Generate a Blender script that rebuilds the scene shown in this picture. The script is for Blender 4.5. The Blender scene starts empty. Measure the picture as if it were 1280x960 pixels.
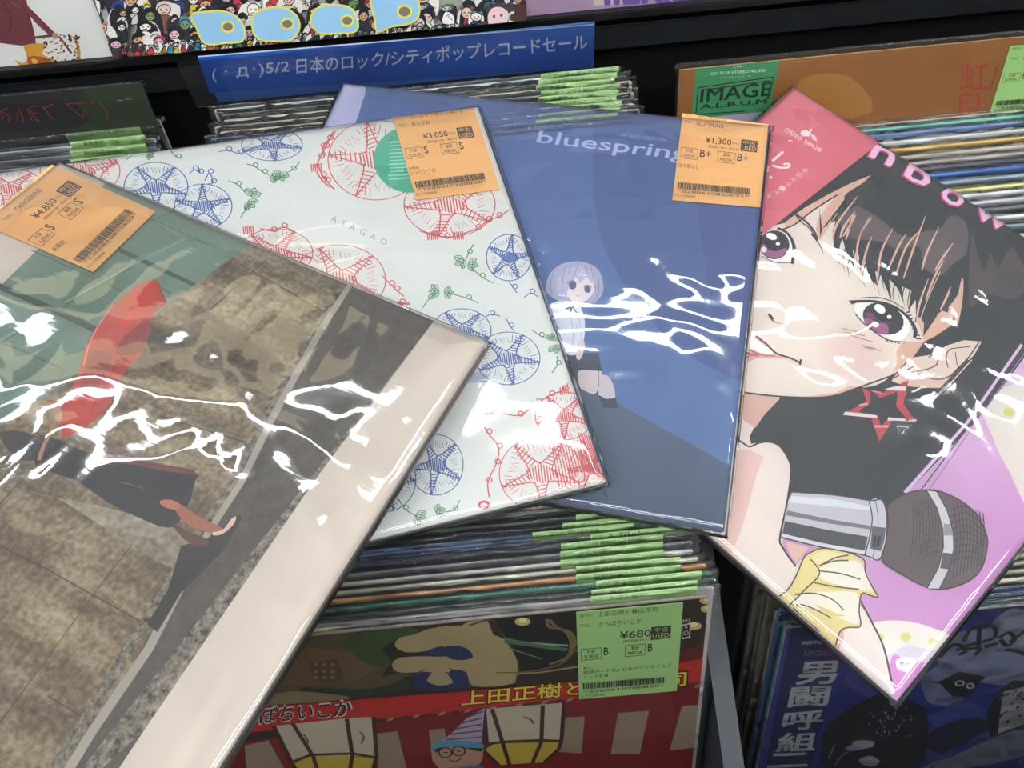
import bpy, bmesh, math, random
from mathutils import Vector, Matrix, noise
from mathutils.geometry import tessellate_polygon

# ------------------------------------------------------------------ camera
F = 961.0
CAMH = 1.32                                   # camera height above the floor
dn = Vector((60, 620, F)).normalized()        # straight down, in camera axes (x right, y down, z ahead)
Zc = -dn
Yc = (Vector((0, 0, 1)) - Vector((0, 0, 1)).dot(Zc) * Zc).normalized()
Xc = Yc.cross(Zc)
MW = Matrix((Xc, Yc, Zc))                     # camera axes -> world axes
CAM = Vector((0, 0, CAMH))
scene = bpy.context.scene
col = scene.collection
cam_data = bpy.data.cameras.new('camera'); cam = bpy.data.objects.new('camera', cam_data); col.objects.link(cam)
cam_data.sensor_width = 36; cam_data.lens = F / 1280 * 36; cam_data.clip_start = 0.01
m4 = MW @ Matrix(((1, 0, 0), (0, -1, 0), (0, 0, -1)))
cam.matrix_world = Matrix.Translation(CAM) @ m4.to_4x4()
scene.camera = cam
# ------------------------------------------------------------------ world, exposure
w = bpy.data.worlds.new('world'); scene.world = w; w.use_nodes = True
w.node_tree.nodes['Background'].inputs[0].default_value = (.8, .85, .9, 1)
w.node_tree.nodes['Background'].inputs[1].default_value = 0.15
scene.view_settings.view_transform = 'Standard'; scene.view_settings.look = 'None'
scene.view_settings.gamma = 1; scene.view_settings.use_curve_mapping = False
scene.view_settings.exposure = .12
scene.cycles.use_denoising = True
scene.cycles.transparent_max_bounces = 40
scene.cycles.max_bounces = 8
scene.cycles.sample_clamp_indirect = 4
TUBE_WHITE = 37.0; TUBE_REAR_FILL = 54.0; PANEL_WARM = 2.2  # rear tubes are added fill, boosted to brighten the upright covers

random.seed(7); noise.seed_set(11)
def ray(u, v): return MW @ Vector(((u - 640) / F, (v - 480) / F, 1))
def srgb(h):
    if isinstance(h, str):
        h = h.lstrip('#'); c = [int(h[i:i + 2], 16) / 255 for i in (0, 2, 4)]
    else: c = h
    return tuple(x / 12.92 if x <= .04045 else ((x + .055) / 1.055) ** 2.4 for x in c)

# ------------------------------------------------------------------ materials
MATS = {}
def mat(name, color='#808080', rough=.5, metal=0, spec=.5, emit=None, noise_amt=0, noise_scale=40, bump=0):
    if name in MATS: return MATS[name]
    m = bpy.data.materials.new(name); m.use_nodes = True; nt = m.node_tree
    b = nt.nodes['Principled BSDF']; c = srgb(color)
    b.inputs['Base Color'].default_value = (*c, 1); b.inputs['Roughness'].default_value = rough
    b.inputs['Metallic'].default_value = metal; b.inputs['Specular IOR Level'].default_value = spec
    if emit:
        b.inputs['Emission Color'].default_value = (*emit[0], 1); b.inputs['Emission Strength'].default_value = emit[1]
    if noise_amt:
        tc = nt.nodes.new('ShaderNodeTexCoord'); n = nt.nodes.new('ShaderNodeTexNoise'); n.inputs['Scale'].default_value = noise_scale
        n.inputs['Detail'].default_value = 6
        r = nt.nodes.new('ShaderNodeMapRange'); r.inputs[3].default_value = 1 - noise_amt; r.inputs[4].default_value = 1 + noise_amt
        mx = nt.nodes.new('ShaderNodeVectorMath'); mx.operation = 'SCALE'; mx.inputs[0].default_value = c
        nt.links.new(tc.outputs['Object'], n.inputs['Vector']); nt.links.new(n.outputs['Fac'], r.inputs[0])
        nt.links.new(r.outputs[0], mx.inputs['Scale']); nt.links.new(mx.outputs[0], b.inputs['Base Color'])
        if bump:
            bp = nt.nodes.new('ShaderNodeBump'); bp.inputs['Strength'].default_value = bump; bp.inputs['Distance'].default_value = .001
            nt.links.new(n.outputs['Fac'], bp.inputs['Height']); nt.links.new(bp.outputs[0], b.inputs['Normal'])
    MATS[name] = m; return m

def ink_mat():
    """printed ink: colour comes from the print's own colour attribute, with a faint paper grain"""
    m = bpy.data.materials.new('printed_ink'); m.use_nodes = True; nt = m.node_tree
    b = nt.nodes['Principled BSDF']; b.inputs['Roughness'].default_value = .45; b.inputs['Specular IOR Level'].default_value = .3
    a = nt.nodes.new('ShaderNodeVertexColor'); a.layer_name = 'Col'
    tc = nt.nodes.new('ShaderNodeTexCoord'); n = nt.nodes.new('ShaderNodeTexNoise'); n.inputs['Scale'].default_value = 30; n.inputs['Detail'].default_value = 5
    r = nt.nodes.new('ShaderNodeMapRange'); r.inputs[3].default_value = .92; r.inputs[4].default_value = 1.08
    mx = nt.nodes.new('ShaderNodeVectorMath'); mx.operation = 'SCALE'
    nt.links.new(tc.outputs['Object'], n.inputs['Vector']); nt.links.new(n.outputs['Fac'], r.inputs[0])
    nt.links.new(a.outputs['Color'], mx.inputs[0]); nt.links.new(r.outputs[0], mx.inputs['Scale']); nt.links.new(mx.outputs[0], b.inputs['Base Color'])
    return m
INK = ink_mat()

def photo_mat(name, dark, light, grain, scale, stretch, rot=0.0, grain2=400, speck=.25, mid=None):
    """halftone photograph print: streaky two-tone procedural picture (concrete, asphalt ...)"""
    m = bpy.data.materials.new(name); m.use_nodes = True; nt = m.node_tree
    b = nt.nodes['Principled BSDF']; b.inputs['Roughness'].default_value = .45; b.inputs['Specular IOR Level'].default_value = .3
    tc = nt.nodes.new('ShaderNodeTexCoord')
    mp = nt.nodes.new('ShaderNodeMapping'); mp.inputs['Rotation'].default_value[2] = rot
    mp2 = nt.nodes.new('ShaderNodeMapping'); mp2.inputs['Scale'].default_value = stretch
    nt.links.new(tc.outputs['Object'], mp.inputs[0]); nt.links.new(mp.outputs[0], mp2.inputs[0])
    n1 = nt.nodes.new('ShaderNodeTexNoise'); n1.inputs['Scale'].default_value = scale; n1.inputs['Detail'].default_value = 8; n1.inputs['Roughness'].default_value = .65
    n2 = nt.nodes.new('ShaderNodeTexNoise'); n2.inputs['Scale'].default_value = grain2; n2.inputs['Detail'].default_value = 3
    nt.links.new(mp2.outputs[0], n1.inputs['Vector']); nt.links.new(tc.outputs['Object'], n2.inputs['Vector'])
    ad = nt.nodes.new('ShaderNodeMath'); ad.operation = 'MULTIPLY_ADD'; ad.inputs[1].default_value = speck
    nt.links.new(n2.outputs['Fac'], ad.inputs[0]); nt.links.new(n1.outputs['Fac'], ad.inputs[2])
    rp = nt.nodes.new('ShaderNodeValToRGB'); o = .5 * speck
    rp.color_ramp.elements[0].position = .36 + o; rp.color_ramp.elements[0].color = (*srgb(dark), 1)
    rp.color_ramp.elements[1].position = .68 + o; rp.color_ramp.elements[1].color = (*srgb(light), 1)
    if mid:
        e = rp.color_ramp.elements.new(.5 + o); e.color = (*srgb(mid), 1)
    nt.links.new(ad.outputs[0], rp.inputs[0]); nt.links.new(rp.outputs[0], b.inputs['Base Color'])
    return m

def film_mat(name, fres=1.5, rough=.035, haze=.03, bump=.35, bscale=22, tint=(1, 1, 1), dist=.0012, fine=0):
    """clear plastic film: transparent with fresnel gloss and creases"""
    m = bpy.data.materials.new(name); m.use_nodes = True; nt = m.node_tree
    for n in list(nt.nodes): nt.nodes.remove(n)
    N = nt.nodes.new; L = nt.links.new
    out = N('ShaderNodeOutputMaterial'); tr = N('ShaderNodeBsdfTransparent'); tr.inputs[0].default_value = (*tint, 1)
    gl = N('ShaderNodeBsdfGlossy'); gl.inputs['Roughness'].default_value = rough
    df = N('ShaderNodeBsdfDiffuse'); df.inputs[0].default_value = (.9, .92, .95, 1)
    fr = N('ShaderNodeFresnel'); fr.inputs[0].default_value = 1.5
    mu = N('ShaderNodeMath'); mu.operation = 'MULTIPLY'; mu.inputs[1].default_value = fres; mu.use_clamp = True
    mx = N('ShaderNodeMixShader'); m2 = N('ShaderNodeMixShader'); m2.inputs[0].default_value = haze
    L(tr.outputs[0], m2.inputs[1]); L(df.outputs[0], m2.inputs[2])
    L(fr.outputs[0], mu.inputs[0]); L(mu.outputs[0], mx.inputs[0]); L(m2.outputs[0], mx.inputs[1]); L(gl.outputs[0], mx.inputs[2]); L(mx.outputs[0], out.inputs[0])
    tc = N('ShaderNodeTexCoord')
    n0 = N('ShaderNodeTexNoise'); n0.inputs['Scale'].default_value = 9; n0.inputs['Detail'].default_value = 2
    mxv = N('ShaderNodeMixRGB'); mxv.blend_type = 'ADD'; mxv.inputs[0].default_value = .06
    L(tc.outputs['Object'], n0.inputs['Vector']); L(tc.outputs['Object'], mxv.inputs[1]); L(n0.outputs['Color'], mxv.inputs[2])
    n1 = N('ShaderNodeTexNoise'); n1.inputs['Scale'].default_value = bscale; n1.inputs['Detail'].default_value = 3; n1.inputs['Roughness'].default_value = .45
    n1.noise_type = 'RIDGED_MULTIFRACTAL' if hasattr(n1, 'noise_type') else 'FBM'
    L(mxv.outputs[0], n1.inputs['Vector'])
    bp = N('ShaderNodeBump'); bp.inputs['Strength'].default_value = bump; bp.inputs['Distance'].default_value = dist
    if fine:
        n3 = N('ShaderNodeTexNoise'); n3.inputs['Scale'].default_value = 130; n3.inputs['Detail'].default_value = 2
        mp = N('ShaderNodeMapping'); mp.inputs['Scale'].default_value = (1.6, .35, 1); L(tc.outputs['Object'], mp.inputs[0]); L(mp.outputs[0], n3.inputs['Vector'])
        b3_ = N('ShaderNodeBump'); b3_.inputs['Strength'].default_value = fine; b3_.inputs['Distance'].default_value = .00025
        L(n3.outputs['Fac'], b3_.inputs['Height']); L(b3_.outputs[0], bp.inputs['Normal'])
    L(n1.outputs['Fac'], bp.inputs['Height']); L(bp.outputs[0], gl.inputs['Normal']); L(bp.outputs[0], fr.inputs['Normal'])
    return m
FILM = film_mat('clear_film_loose', bump=.6, rough=.045, fine=.13)
FILM_STACK = film_mat('clear_film_creased', fres=1.35, rough=.09, haze=.014, bump=1.0, bscale=60, dist=.003)
FILM_FLAT = film_mat('clear_film_smooth', fres=.9, bump=.1, haze=.008)

# ------------------------------------------------------------------ object helpers
def tag(o, label=None, cat=None, group=None, kind=None):
    if label: o['label'] = label
    if cat: o['category'] = cat
    if group: o['group'] = group
    if kind: o['kind'] = kind
    return o
def empty(name, mw, label=None, cat=None, group=None):
    o = bpy.data.objects.new(name, None); o.empty_display_size = .02; col.objects.link(o); o.matrix_world = mw
    return tag(o, label, cat, group)
def link_mesh(name, me, parent=None, mw=None):
    o = bpy.data.objects.new(name, me); col.objects.link(o)
    if mw is not None: o.matrix_world = mw
    if parent is not None: o.parent = parent           # built in the parent's local coordinates
    return o
def mesh_obj(name, verts, faces, material, parent=None, smooth=False, mw=None):
    me = bpy.data.meshes.new(name); me.from_pydata([tuple(v) for v in verts], [], faces)
    for mm in (material if isinstance(material, list) else [material]): me.materials.append(mm)
    if smooth: me.polygons.foreach_set('use_smooth', [True] * len(me.polygons))
    me.update(); return link_mesh(name, me, parent, mw)
def bevel_box(name, x0, x1, y0, y1, z0, z1, material, parent=None, bev=.0, seg=2, mw=None):
    bm = bmesh.new(); add_box(bm, x0, x1, y0, y1, z0, z1)
    if bev: bmesh.ops.bevel(bm, geom=bm.edges[:], offset=bev, segments=seg, affect='EDGES')
    me = bpy.data.meshes.new(name); bm.to_mesh(me); bm.free(); me.materials.append(material)
    return link_mesh(name, me, parent, mw)
def add_box(bm, x0, x1, y0, y1, z0, z1):
    v = [bm.verts.new(p) for p in ((x0, y0, z0), (x1, y0, z0), (x1, y1, z0), (x0, y1, z0), (x0, y0, z1), (x1, y0, z1), (x1, y1, z1), (x0, y1, z1))]
    for f in ((3, 2, 1, 0), (4, 5, 6, 7), (0, 1, 5, 4), (1, 2, 6, 5), (2, 3, 7, 6), (3, 0, 4, 7)): bm.faces.new([v[i] for i in f])
def slab(name, quad, z0, z1, material, parent, bev=.0006):
    """cover board: convex quad (local xy) extruded between z0 and z1, edges rounded"""
    bm = bmesh.new(); n = len(quad)
    lo = [bm.verts.new((p[0], p[1], z0)) for p in quad]; hi = [bm.verts.new((p[0], p[1], z1)) for p in quad]
    bm.faces.new(lo[::-1]); bm.faces.new(hi)
    for i in range(n): bm.faces.new((lo[i], lo[(i + 1) % n], hi[(i + 1) % n], hi[i]))
    bmesh.ops.recalc_face_normals(bm, faces=bm.faces[:])
    if bev: bmesh.ops.bevel(bm, geom=bm.edges[:], offset=bev, segments=2, affect='EDGES')
    me = bpy.data.meshes.new(name); bm.to_mesh(me); bm.free(); me.materials.append(material)
    return link_mesh(name, me, parent)

# ------------------------------------------------------------------ planes and print drawing
class Frame:
    """a plane in the world with local axes; px() carries a photograph point onto it"""
    def __init__(s, origin, xdir, ydir):
        s.o = Vector(origin); x = Vector(xdir).normalized(); y = Vector(ydir)
        y = (y - y.dot(x) * x).normalized(); z = x.cross(y)
        s.mw = Matrix.Translation(s.o) @ Matrix((x, y, z)).transposed().to_4x4(); s.inv = s.mw.inverted(); s.n = z
    def px(s, u, v):
        d = ray(u, v); t = (s.o - CAM).dot(s.n) / d.dot(s.n); p = s.inv @ (CAM + d * t)
        return (p.x, p.y)

def cr(pts, n=5, closed=False):
    """Catmull-Rom smoothing"""
    if len(pts) < 3: return list(pts)
    P = [Vector(p[:2]) for p in pts]; N = len(P); out = []
    rng = range(N) if closed else range(N - 1)
    for i in rng:
        if closed: a, b, c, d = P[i - 1], P[i], P[(i + 1) % N], P[(i + 2) % N]
        else: a, b, c, d = P[max(i - 1, 0)], P[i], P[i + 1], P[min(i + 2, N - 1)]
        for k in range(n):
            t = k / n; out.append(tuple(.5 * ((2 * b) + (c - a) * t + (2 * a - 5 * b + 4 * c - d) * t * t + (3 * b - a - 3 * c + d) * t ** 3)))
    if not closed: out.append(tuple(P[-1]))
    return out
def ell(cx, cy, rx, ry, rot=0, n=28, a0=0, a1=360):
    out = []; r = math.radians(rot); full = abs(a1 - a0) >= 360
    for i in range(n if full else n + 1):
        a = math.radians(a0 + (a1 - a0) * i / n); x, y = rx * math.cos(a), ry * math.sin(a)
        out.append((cx + x * math.cos(r) - y * math.sin(r), cy + x * math.sin(r) + y * math.cos(r)))
    return out
TEXTS = {}
def text_tris(body, bold=0):
    k = (body, bold)
    if k in TEXTS: return TEXTS[k]
    c = bpy.data.curves.new('t', 'FONT'); c.body = body; c.resolution_u = 2; c.offset = bold; c.size = 1
    o = bpy.data.objects.new('t', c); col.objects.link(o)
    dg = bpy.context.evaluated_depsgraph_get(); me = bpy.data.meshes.new_from_object(o.evaluated_get(dg))
    vs = [(v.co.x, v.co.y) for v in me.vertices]; fs = [tuple(p.vertices) for p in me.polygons]
    bpy.data.objects.remove(o); bpy.data.curves.remove(c); bpy.data.meshes.remove(me)
    if not vs: vs = [(0, 0), (1, 0), (0, 1)]; fs = []
    xs = [v[0] for v in vs]; ys = [v[1] for v in vs]; bb = (min(xs), max(xs), min(ys), max(ys))
    TEXTS[k] = (vs, fs, bb); return TEXTS[k]

class Art:
    STEP = 9e-6
    def __init__(s, frame, clip, z0=0.0, local=False):
        s.f = frame; s.clip = [Vector(p) for p in clip] if clip else None; s.v = []; s.fc = []; s.c = []; s.mi = []; s.z = z0; s.local = local; s.mats = [INK]
        if s.clip:
            a = sum(s.clip[i].cross(s.clip[(i + 1) % len(s.clip)]) for i in range(len(s.clip)))
            if a < 0: s.clip = s.clip[::-1]
    def m(s, p): return Vector((p[0], p[1])) if s.local else Vector(s.f.px(p[0], p[1]))
    def up(s): s.z += s.STEP
    def _tri(s, pts, cols, mi):
        if s.clip:
            poly = list(zip(pts, cols)); n = len(s.clip)
            for i in range(n):
                a, b = s.clip[i], s.clip[(i + 1) % n]; e = b - a; out = []
                for j in range(len(poly)):
                    p, pc = poly[j - 1]; q, qc = poly[j]
                    dp = e.cross(p - a); dq = e.cross(q - a)
                    if (dp >= 0) != (dq >= 0):
                        t = dp / (dp - dq); out.append((p + (q - p) * t, tuple(x + (y - x) * t for x, y in zip(pc, qc))))
                    if dq >= 0: out.append((q, qc))
                poly = out
                if len(poly) < 3: return
            pts, cols = zip(*poly)
        ar = sum(pts[i].cross(pts[(i + 1) % len(pts)]) for i in range(len(pts)))
        if abs(ar) < 1e-12: return
        if ar < 0: pts = pts[::-1]; cols = cols[::-1]
        b = len(s.v)
        for p, c in zip(pts, cols): s.v.append((p.x, p.y, s.z)); s.c.append(c)
        s.fc.append(tuple(range(b, b + len(pts)))); s.mi.append(mi)
    def poly(s, pts, color, smooth=0, layer=True, material=None):
        """color: one colour or a list, one per point"""
        if layer: s.up()
        multi = isinstance(color, list)
        if smooth: pts = cr(pts, smooth, True); multi and (_ for _ in ()).throw(ValueError())
        P = [s.m(p) for p in pts]; cs = [srgb(c) for c in color] if multi else [srgb(color)] * len(P)
        mi = 0
        if material:
            if material not in s.mats: s.mats.append(material)
            mi = s.mats.index(material)
        for t in tessellate_polygon([[Vector((p.x * 1000, p.y * 1000, 0)) for p in P]]):
            s._tri([P[i] for i in t], [cs[i] for i in t], mi)
    def line(s, pts, wd, color, smooth=4, closed=False, taper=False, layer=False):
        if layer: s.up()
        if smooth and len(pts) > 2: pts = cr(pts, smooth, closed)
        P = [s.m(p) for p in pts]
        if closed: P.append(P[0])
        a = Vector(pts[0][:2]); sc = 1.0
        if not s.local:       # width in photograph pixels -> local metres at the first point
            q = s.m((a.x + 1, a.y)); q2 = s.m((a.x, a.y + 1)); sc = .5 * ((q - P[0]).length + (q2 - P[0]).length)
        n = len(P); c = srgb(color); L = []; R = []
        for i in range(n):
            d = P[min(i + 1, n - 1)] - P[max(i - 1, 0)]
            if d.length < 1e-9: d = Vector((1, 0))
            d.normalize(); k = wd * sc / 2
            if taper: k *= (.25 + .75 * math.sin(math.pi * (.12 + .88 * i / (n - 1)))) if taper == 2 else (1 - .85 * i / (n - 1))
            o = Vector((-d.y, d.x)) * k; L.append(P[i] + o); R.append(P[i] - o)
        for i in range(n - 1):
            s._tri([L[i], R[i], R[i + 1]], [c] * 3, 0); s._tri([L[i], R[i + 1], L[i + 1]], [c] * 3, 0)
    def text(s, body, p0, p1, upv, color, bold=0, layer=True):
        """text box: p0 bottom left, p1 bottom right, upv the vector to its top"""
        if layer: s.up()
        vs, fs, (x0, x1, y0, y1) = text_tris(body); c = srgb(color); nb = 8 if bold >= .02 else 4
        sh = [(0, 0)] + ([(math.cos(6.2832 * k / nb) * bold * .8, math.sin(6.2832 * k / nb) * bold * .8) for k in range(nb)] if bold else [])
        p0 = Vector(p0); d = Vector(p1) - p0; u = Vector(upv)
        for ox, oy in sh:
            s.z += 2.5e-6 if (ox or oy) else 0
            P = [s.m(p0 + d * ((x + ox - x0) / max(x1 - x0, 1e-6)) + u * ((y + oy - y0) / max(y1 - y0, 1e-6))) for x, y in vs]
            for f in fs:
                for i in range(1, len(f) - 1): s._tri([P[f[0]], P[f[i]], P[f[i + 1]]], [c] * 3, 0)
    def build(s, name, parent, dz=0):
        me = bpy.data.meshes.new(name); me.from_pydata(s.v, [], s.fc)
        for mm in s.mats: me.materials.append(mm)
        at = me.color_attributes.new('Col', 'FLOAT_COLOR', 'POINT')
        fl = []
        for c in s.c: fl += [c[0], c[1], c[2], 1.0]
        at.data.foreach_set('color', fl); me.polygons.foreach_set('material_index', s.mi); me.update()
        return link_mesh(name, me, parent)

# price label drawn in its own unit square: (0,0) top left, (1,1) bottom right, through map q(u,v)
def label_art(parent, frame, quad, z, base, ink, lines, local=False, name='price_label', lift=.0004, clip=None):
    """quad: TL,TR,BR,BL. A paper label (a thin sheet) and its black print as a sub-part"""
    A = Art(frame, None, z, local)
    Q = [A.m(p) for p in quad]
    def q(u, v): return (Q[0] * (1 - u) + Q[1] * u) * (1 - v) + (Q[3] * (1 - u) + Q[2] * u) * v
    sh = slab(name, [q(0, 0), q(1, 0), q(1, 1), q(0, 1)], z - .0002, z + lift, mat('label_' + base.strip('#'), base, .55, noise_amt=.03, noise_scale=60), parent, bev=0)
    A = Art(frame, None, z + lift, True)
    dk = '#2b2620'
    def T(body, u0, u1, v0, v1, c=dk, bold=0): A.text(body, q(u0, v1), q(u1, v1), q(u0, v0) - q(u0, v1), c, bold)
    def R(u0, u1, v0, v1, c): A.poly([q(u0, v0), q(u1, v0), q(u1, v1), q(u0, v1)], c)
    for it in lines.get('text', []): T(*it)
    if 'price' in lines:
        px0 = lines.get('pricex', .30)
        T(lines['price'], px0, px0 + .30, .245, .325, dk, .01); T('(税込)', px0 + .31, px0 + .39, .27, .30)
        T(lines['tax'], px0 + .03, px0 + .39, .34, .375)
        R(.71, .90, .225, .365, '#38332b'); T('中古', .735, .875, .235, .285, base); T('USED', .725, .885, .30, .355, base)
        for x, g, a, b in ((.03, lines['sleeve'], '外装', 'SLEEVE'), (.46, lines['media'], '盤質', 'MEDIA')):
            for e in ((x, x + .2, .40, .405), (x, x + .2, .525, .53), (x, x + .004, .40, .53), (x + .196, x + .2, .40, .53)): R(*e, dk)
            T(a, x + .06, x + .14, .415, .455); T(b, x + .03, x + .17, .475, .51)
            T(g, x + .225, x + (.27 if len(g) == 1 else .35), .405, .49, dk, .01)
        random.seed(sum(map(ord, lines['price']))); x = .04
        while x < .86:
            wd = random.choice((.004, .008, .012)); R(x, x + wd, .80, .875, dk); x += wd + random.choice((.004, .007))
        T(lines.get('code', '*2200610700850*'), .05, .86, .885, .915)
        T(lines.get('foot', 'オレンジ/ORANGE'), .01, .26, .935, .965)
    p = A.build('label_print', sh)
    return sh
# ------------------------------------------------------------------ room
WALL = mat('painted_wall', '#8f8c88', .8, noise_amt=.04, noise_scale=3)
def struct(name, x0, x1, y0, y1, z0, z1, m):
    o = bevel_box(name, x0, x1, y0, y1, z0, z1, m); o['kind'] = 'structure'; return o
RX0, RX1, RY0, RY1, RH = -2.6, 2.8, -2.4, 3.2, 2.62
struct('floor', RX0, RX1, RY0, RY1, -.1, 0, mat('grey_vinyl_floor', '#3d3b39', .6, noise_amt=.08, noise_scale=8))
struct('ceiling', RX0, RX1, RY0, RY1, RH, RH + .1, mat('ceiling_board', '#cfd0cc', .85, noise_amt=.05, noise_scale=20))
struct('wall_left', RX0 - .1, RX0, RY0, RY1, 0, RH, WALL); struct('wall_right', RX1, RX1 + .1, RY0, RY1, 0, RH, WALL)
struct('wall_back', RX0, RX1, RY1, RY1 + .1, 0, RH, WALL); struct('wall_front', RX0, RX1, RY0 - .1, RY0, 0, RH, WALL)

# ceiling lamps: batten with a tube
def ceiling_light(x, y, ln, warm, label, rot=0.0):
    r = empty('ceiling_light', Matrix.Translation((x, y, RH)) @ Matrix.Rotation(math.radians(rot), 4, 'Z'), label, 'ceiling light', 'ceiling lights')
    bevel_box('lamp_housing', -ln / 2, ln / 2, -.06, .06, -.05, 0, mat('lamp_white', '#e8e8e4', .4), r, .004)
    if warm:                                       # wide warm diffuser panel
        bevel_box('diffuser_panel', -ln / 2 + .02, ln / 2 - .02, -.10, .10, -.062, -.05, mat('panel_warm', '#ffffff', .5, emit=((1, .86, .52), PANEL_WARM)), r, .003)
        bevel_box('panel_frame', -ln / 2, ln / 2, -.15, .15, -.049, -.002, mat('lamp_white'), r, .004); return
    m = mat('tube_rear_fill' if y < 0 else 'tube_white', '#ffffff', .5, emit=((.92, .965, 1), TUBE_REAR_FILL if y < 0 else TUBE_WHITE))
    n = 10; v = []; f = []
    for k in range(2):
        for i in range(n):
            a = 2 * math.pi * i / n; v.append(((k - .5) * (ln - .04), .025 * math.cos(a), -.08 + .025 * math.sin(a)))
    for i in range(n): f.append((i, (i + 1) % n, n + (i + 1) % n, n + i))
    f.append(tuple(range(n))[::-1]); f.append(tuple(range(n, 2 * n)))
    mesh_obj('lamp_tube', v, f, m, r, True)
    for s in (-1, 1): bevel_box('lamp_holder', s * (ln / 2 - .02) - .012, s * (ln / 2 - .02) + .012, -.02, .02, -.1, -.05, mat('lamp_white'), r, .002)
for x, y, ln, wm, rot, lab in (
        (-.52, 1.16, 1.15, 0, -4, 'white tube batten light above the red-cloth cover'), (.60, .82, .95, 0, -9, 'white tube batten light above the blue cover'),
        (1.52, .42, .95, 0, -13, 'white tube batten light above the idol cover'), (-1.75, 1.3, 1.1, 0, 0, 'white tube batten light by the left wall'),
        (-.62, 1.48, 1.05, 1, -4, 'warm diffuser panel light behind the left batten'),
        (-1.0, -.95, 1.25, 0, 0, 'added white fill tube light, unseen, in the second row behind the camera, left'), (.4, -.95, 1.25, 0, 0, 'added white fill tube light, unseen, in the second row behind the camera, middle'),  # second rear row: unseen lamps added for more frontal light
        (1.8, -.95, 1.25, 0, 0, 'added white fill tube light, unseen, in the second row behind the camera, right'),
        (-1.2, -.5, 1.25, 0, 0, 'added white fill tube light, unseen, behind the camera, leftmost of three'), (.15, -.5, 1.25, 0, 0, 'added white fill tube light, unseen, behind the camera, middle of three'),  # nearer rear row: added fill lamps for the ledge records, not seen
        (1.5, -.5, 1.25, 0, 0, 'added white fill tube light, unseen, behind the camera, rightmost of three')):
    ceiling_light(x, y, ln, wm, lab, rot)

# ------------------------------------------------------------------ record rack (heights relative to the camera, added to CAMH)
def Zr(z): return CAMH + z
BLK = mat('black_laminate', '#0b0a0b', .4, noise_amt=.15, noise_scale=30)
SLATE = mat('slate_divider_board', '#20252c', .6, noise_amt=.12, noise_scale=80)
rack = empty('record_rack', Matrix.Translation((0, .3, 0)), 'black stepped record rack with bins holding the records', 'rack')
def rk(name, x0, x1, y0, y1, z0, z1, m=BLK, bev=.0015):
    return bevel_box(name, x0, x1, y0 - .3, y1 - .3, Zr(z0), Zr(z1), m, rack, bev)
XL, XR = -1.15, 1.15
rk('base_cabinet', XL, XR, -.06, .62, -1.30, -.78)
rk('front_bin_floor', XL, XR, -.06, .27, -.775, -.745)
rk('front_lip', XL, XR, -.075, -.06, -1.0, -.66)
rk('bin_partition', XL, XR, .272, .284, -.775, -.455)
rk('back_bin_floor', XL, XR, .285, .60, -.735, -.715)
rk('riser', XL, XR, .285, .60, -.775, -.74)
rk('back_board', XL, XR, .572, .60, -.712, -.352)
rk('ledge_rail', XL, XR, .5625, .5715, -.383, -.362, mat('dusty_black_rail', '#14171a', .45, noise_amt=.5, noise_scale=60), .001)
rk('display_ledge', XL, XR, .553, .66, -.3515, -.345, bev=.001)
rk('display_back_panel', XL, XR, .665, .68, -.3515, .12)
for x in (-.72, -.252, .124, .60): rk('bin_divider', x, x + .011, .290, .57, -.712, -.47)
for x in (-.72, -.268, .1095, .60):
    # front dividers: top edge slopes down towards the aisle
    m = SLATE if abs(x - .1095) < .01 else BLK
    v = [(x, .262, -.742), (x, -.052, -.742), (x, -.052, -.60), (x, .05, -.545), (x, .262, -.46)]
    v = [(a, b - .3, Zr(c)) for a, b, c in v]; v += [(a + .013, b, c) for a, b, c in v]
    f = [(0, 1, 2, 3, 4), (9, 8, 7, 6, 5)] + [(i, i + 5, (i + 1) % 5 + 5, (i + 1) % 5) for i in range(5)]
    mesh_obj('bin_divider', v, f, m, rack)

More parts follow.
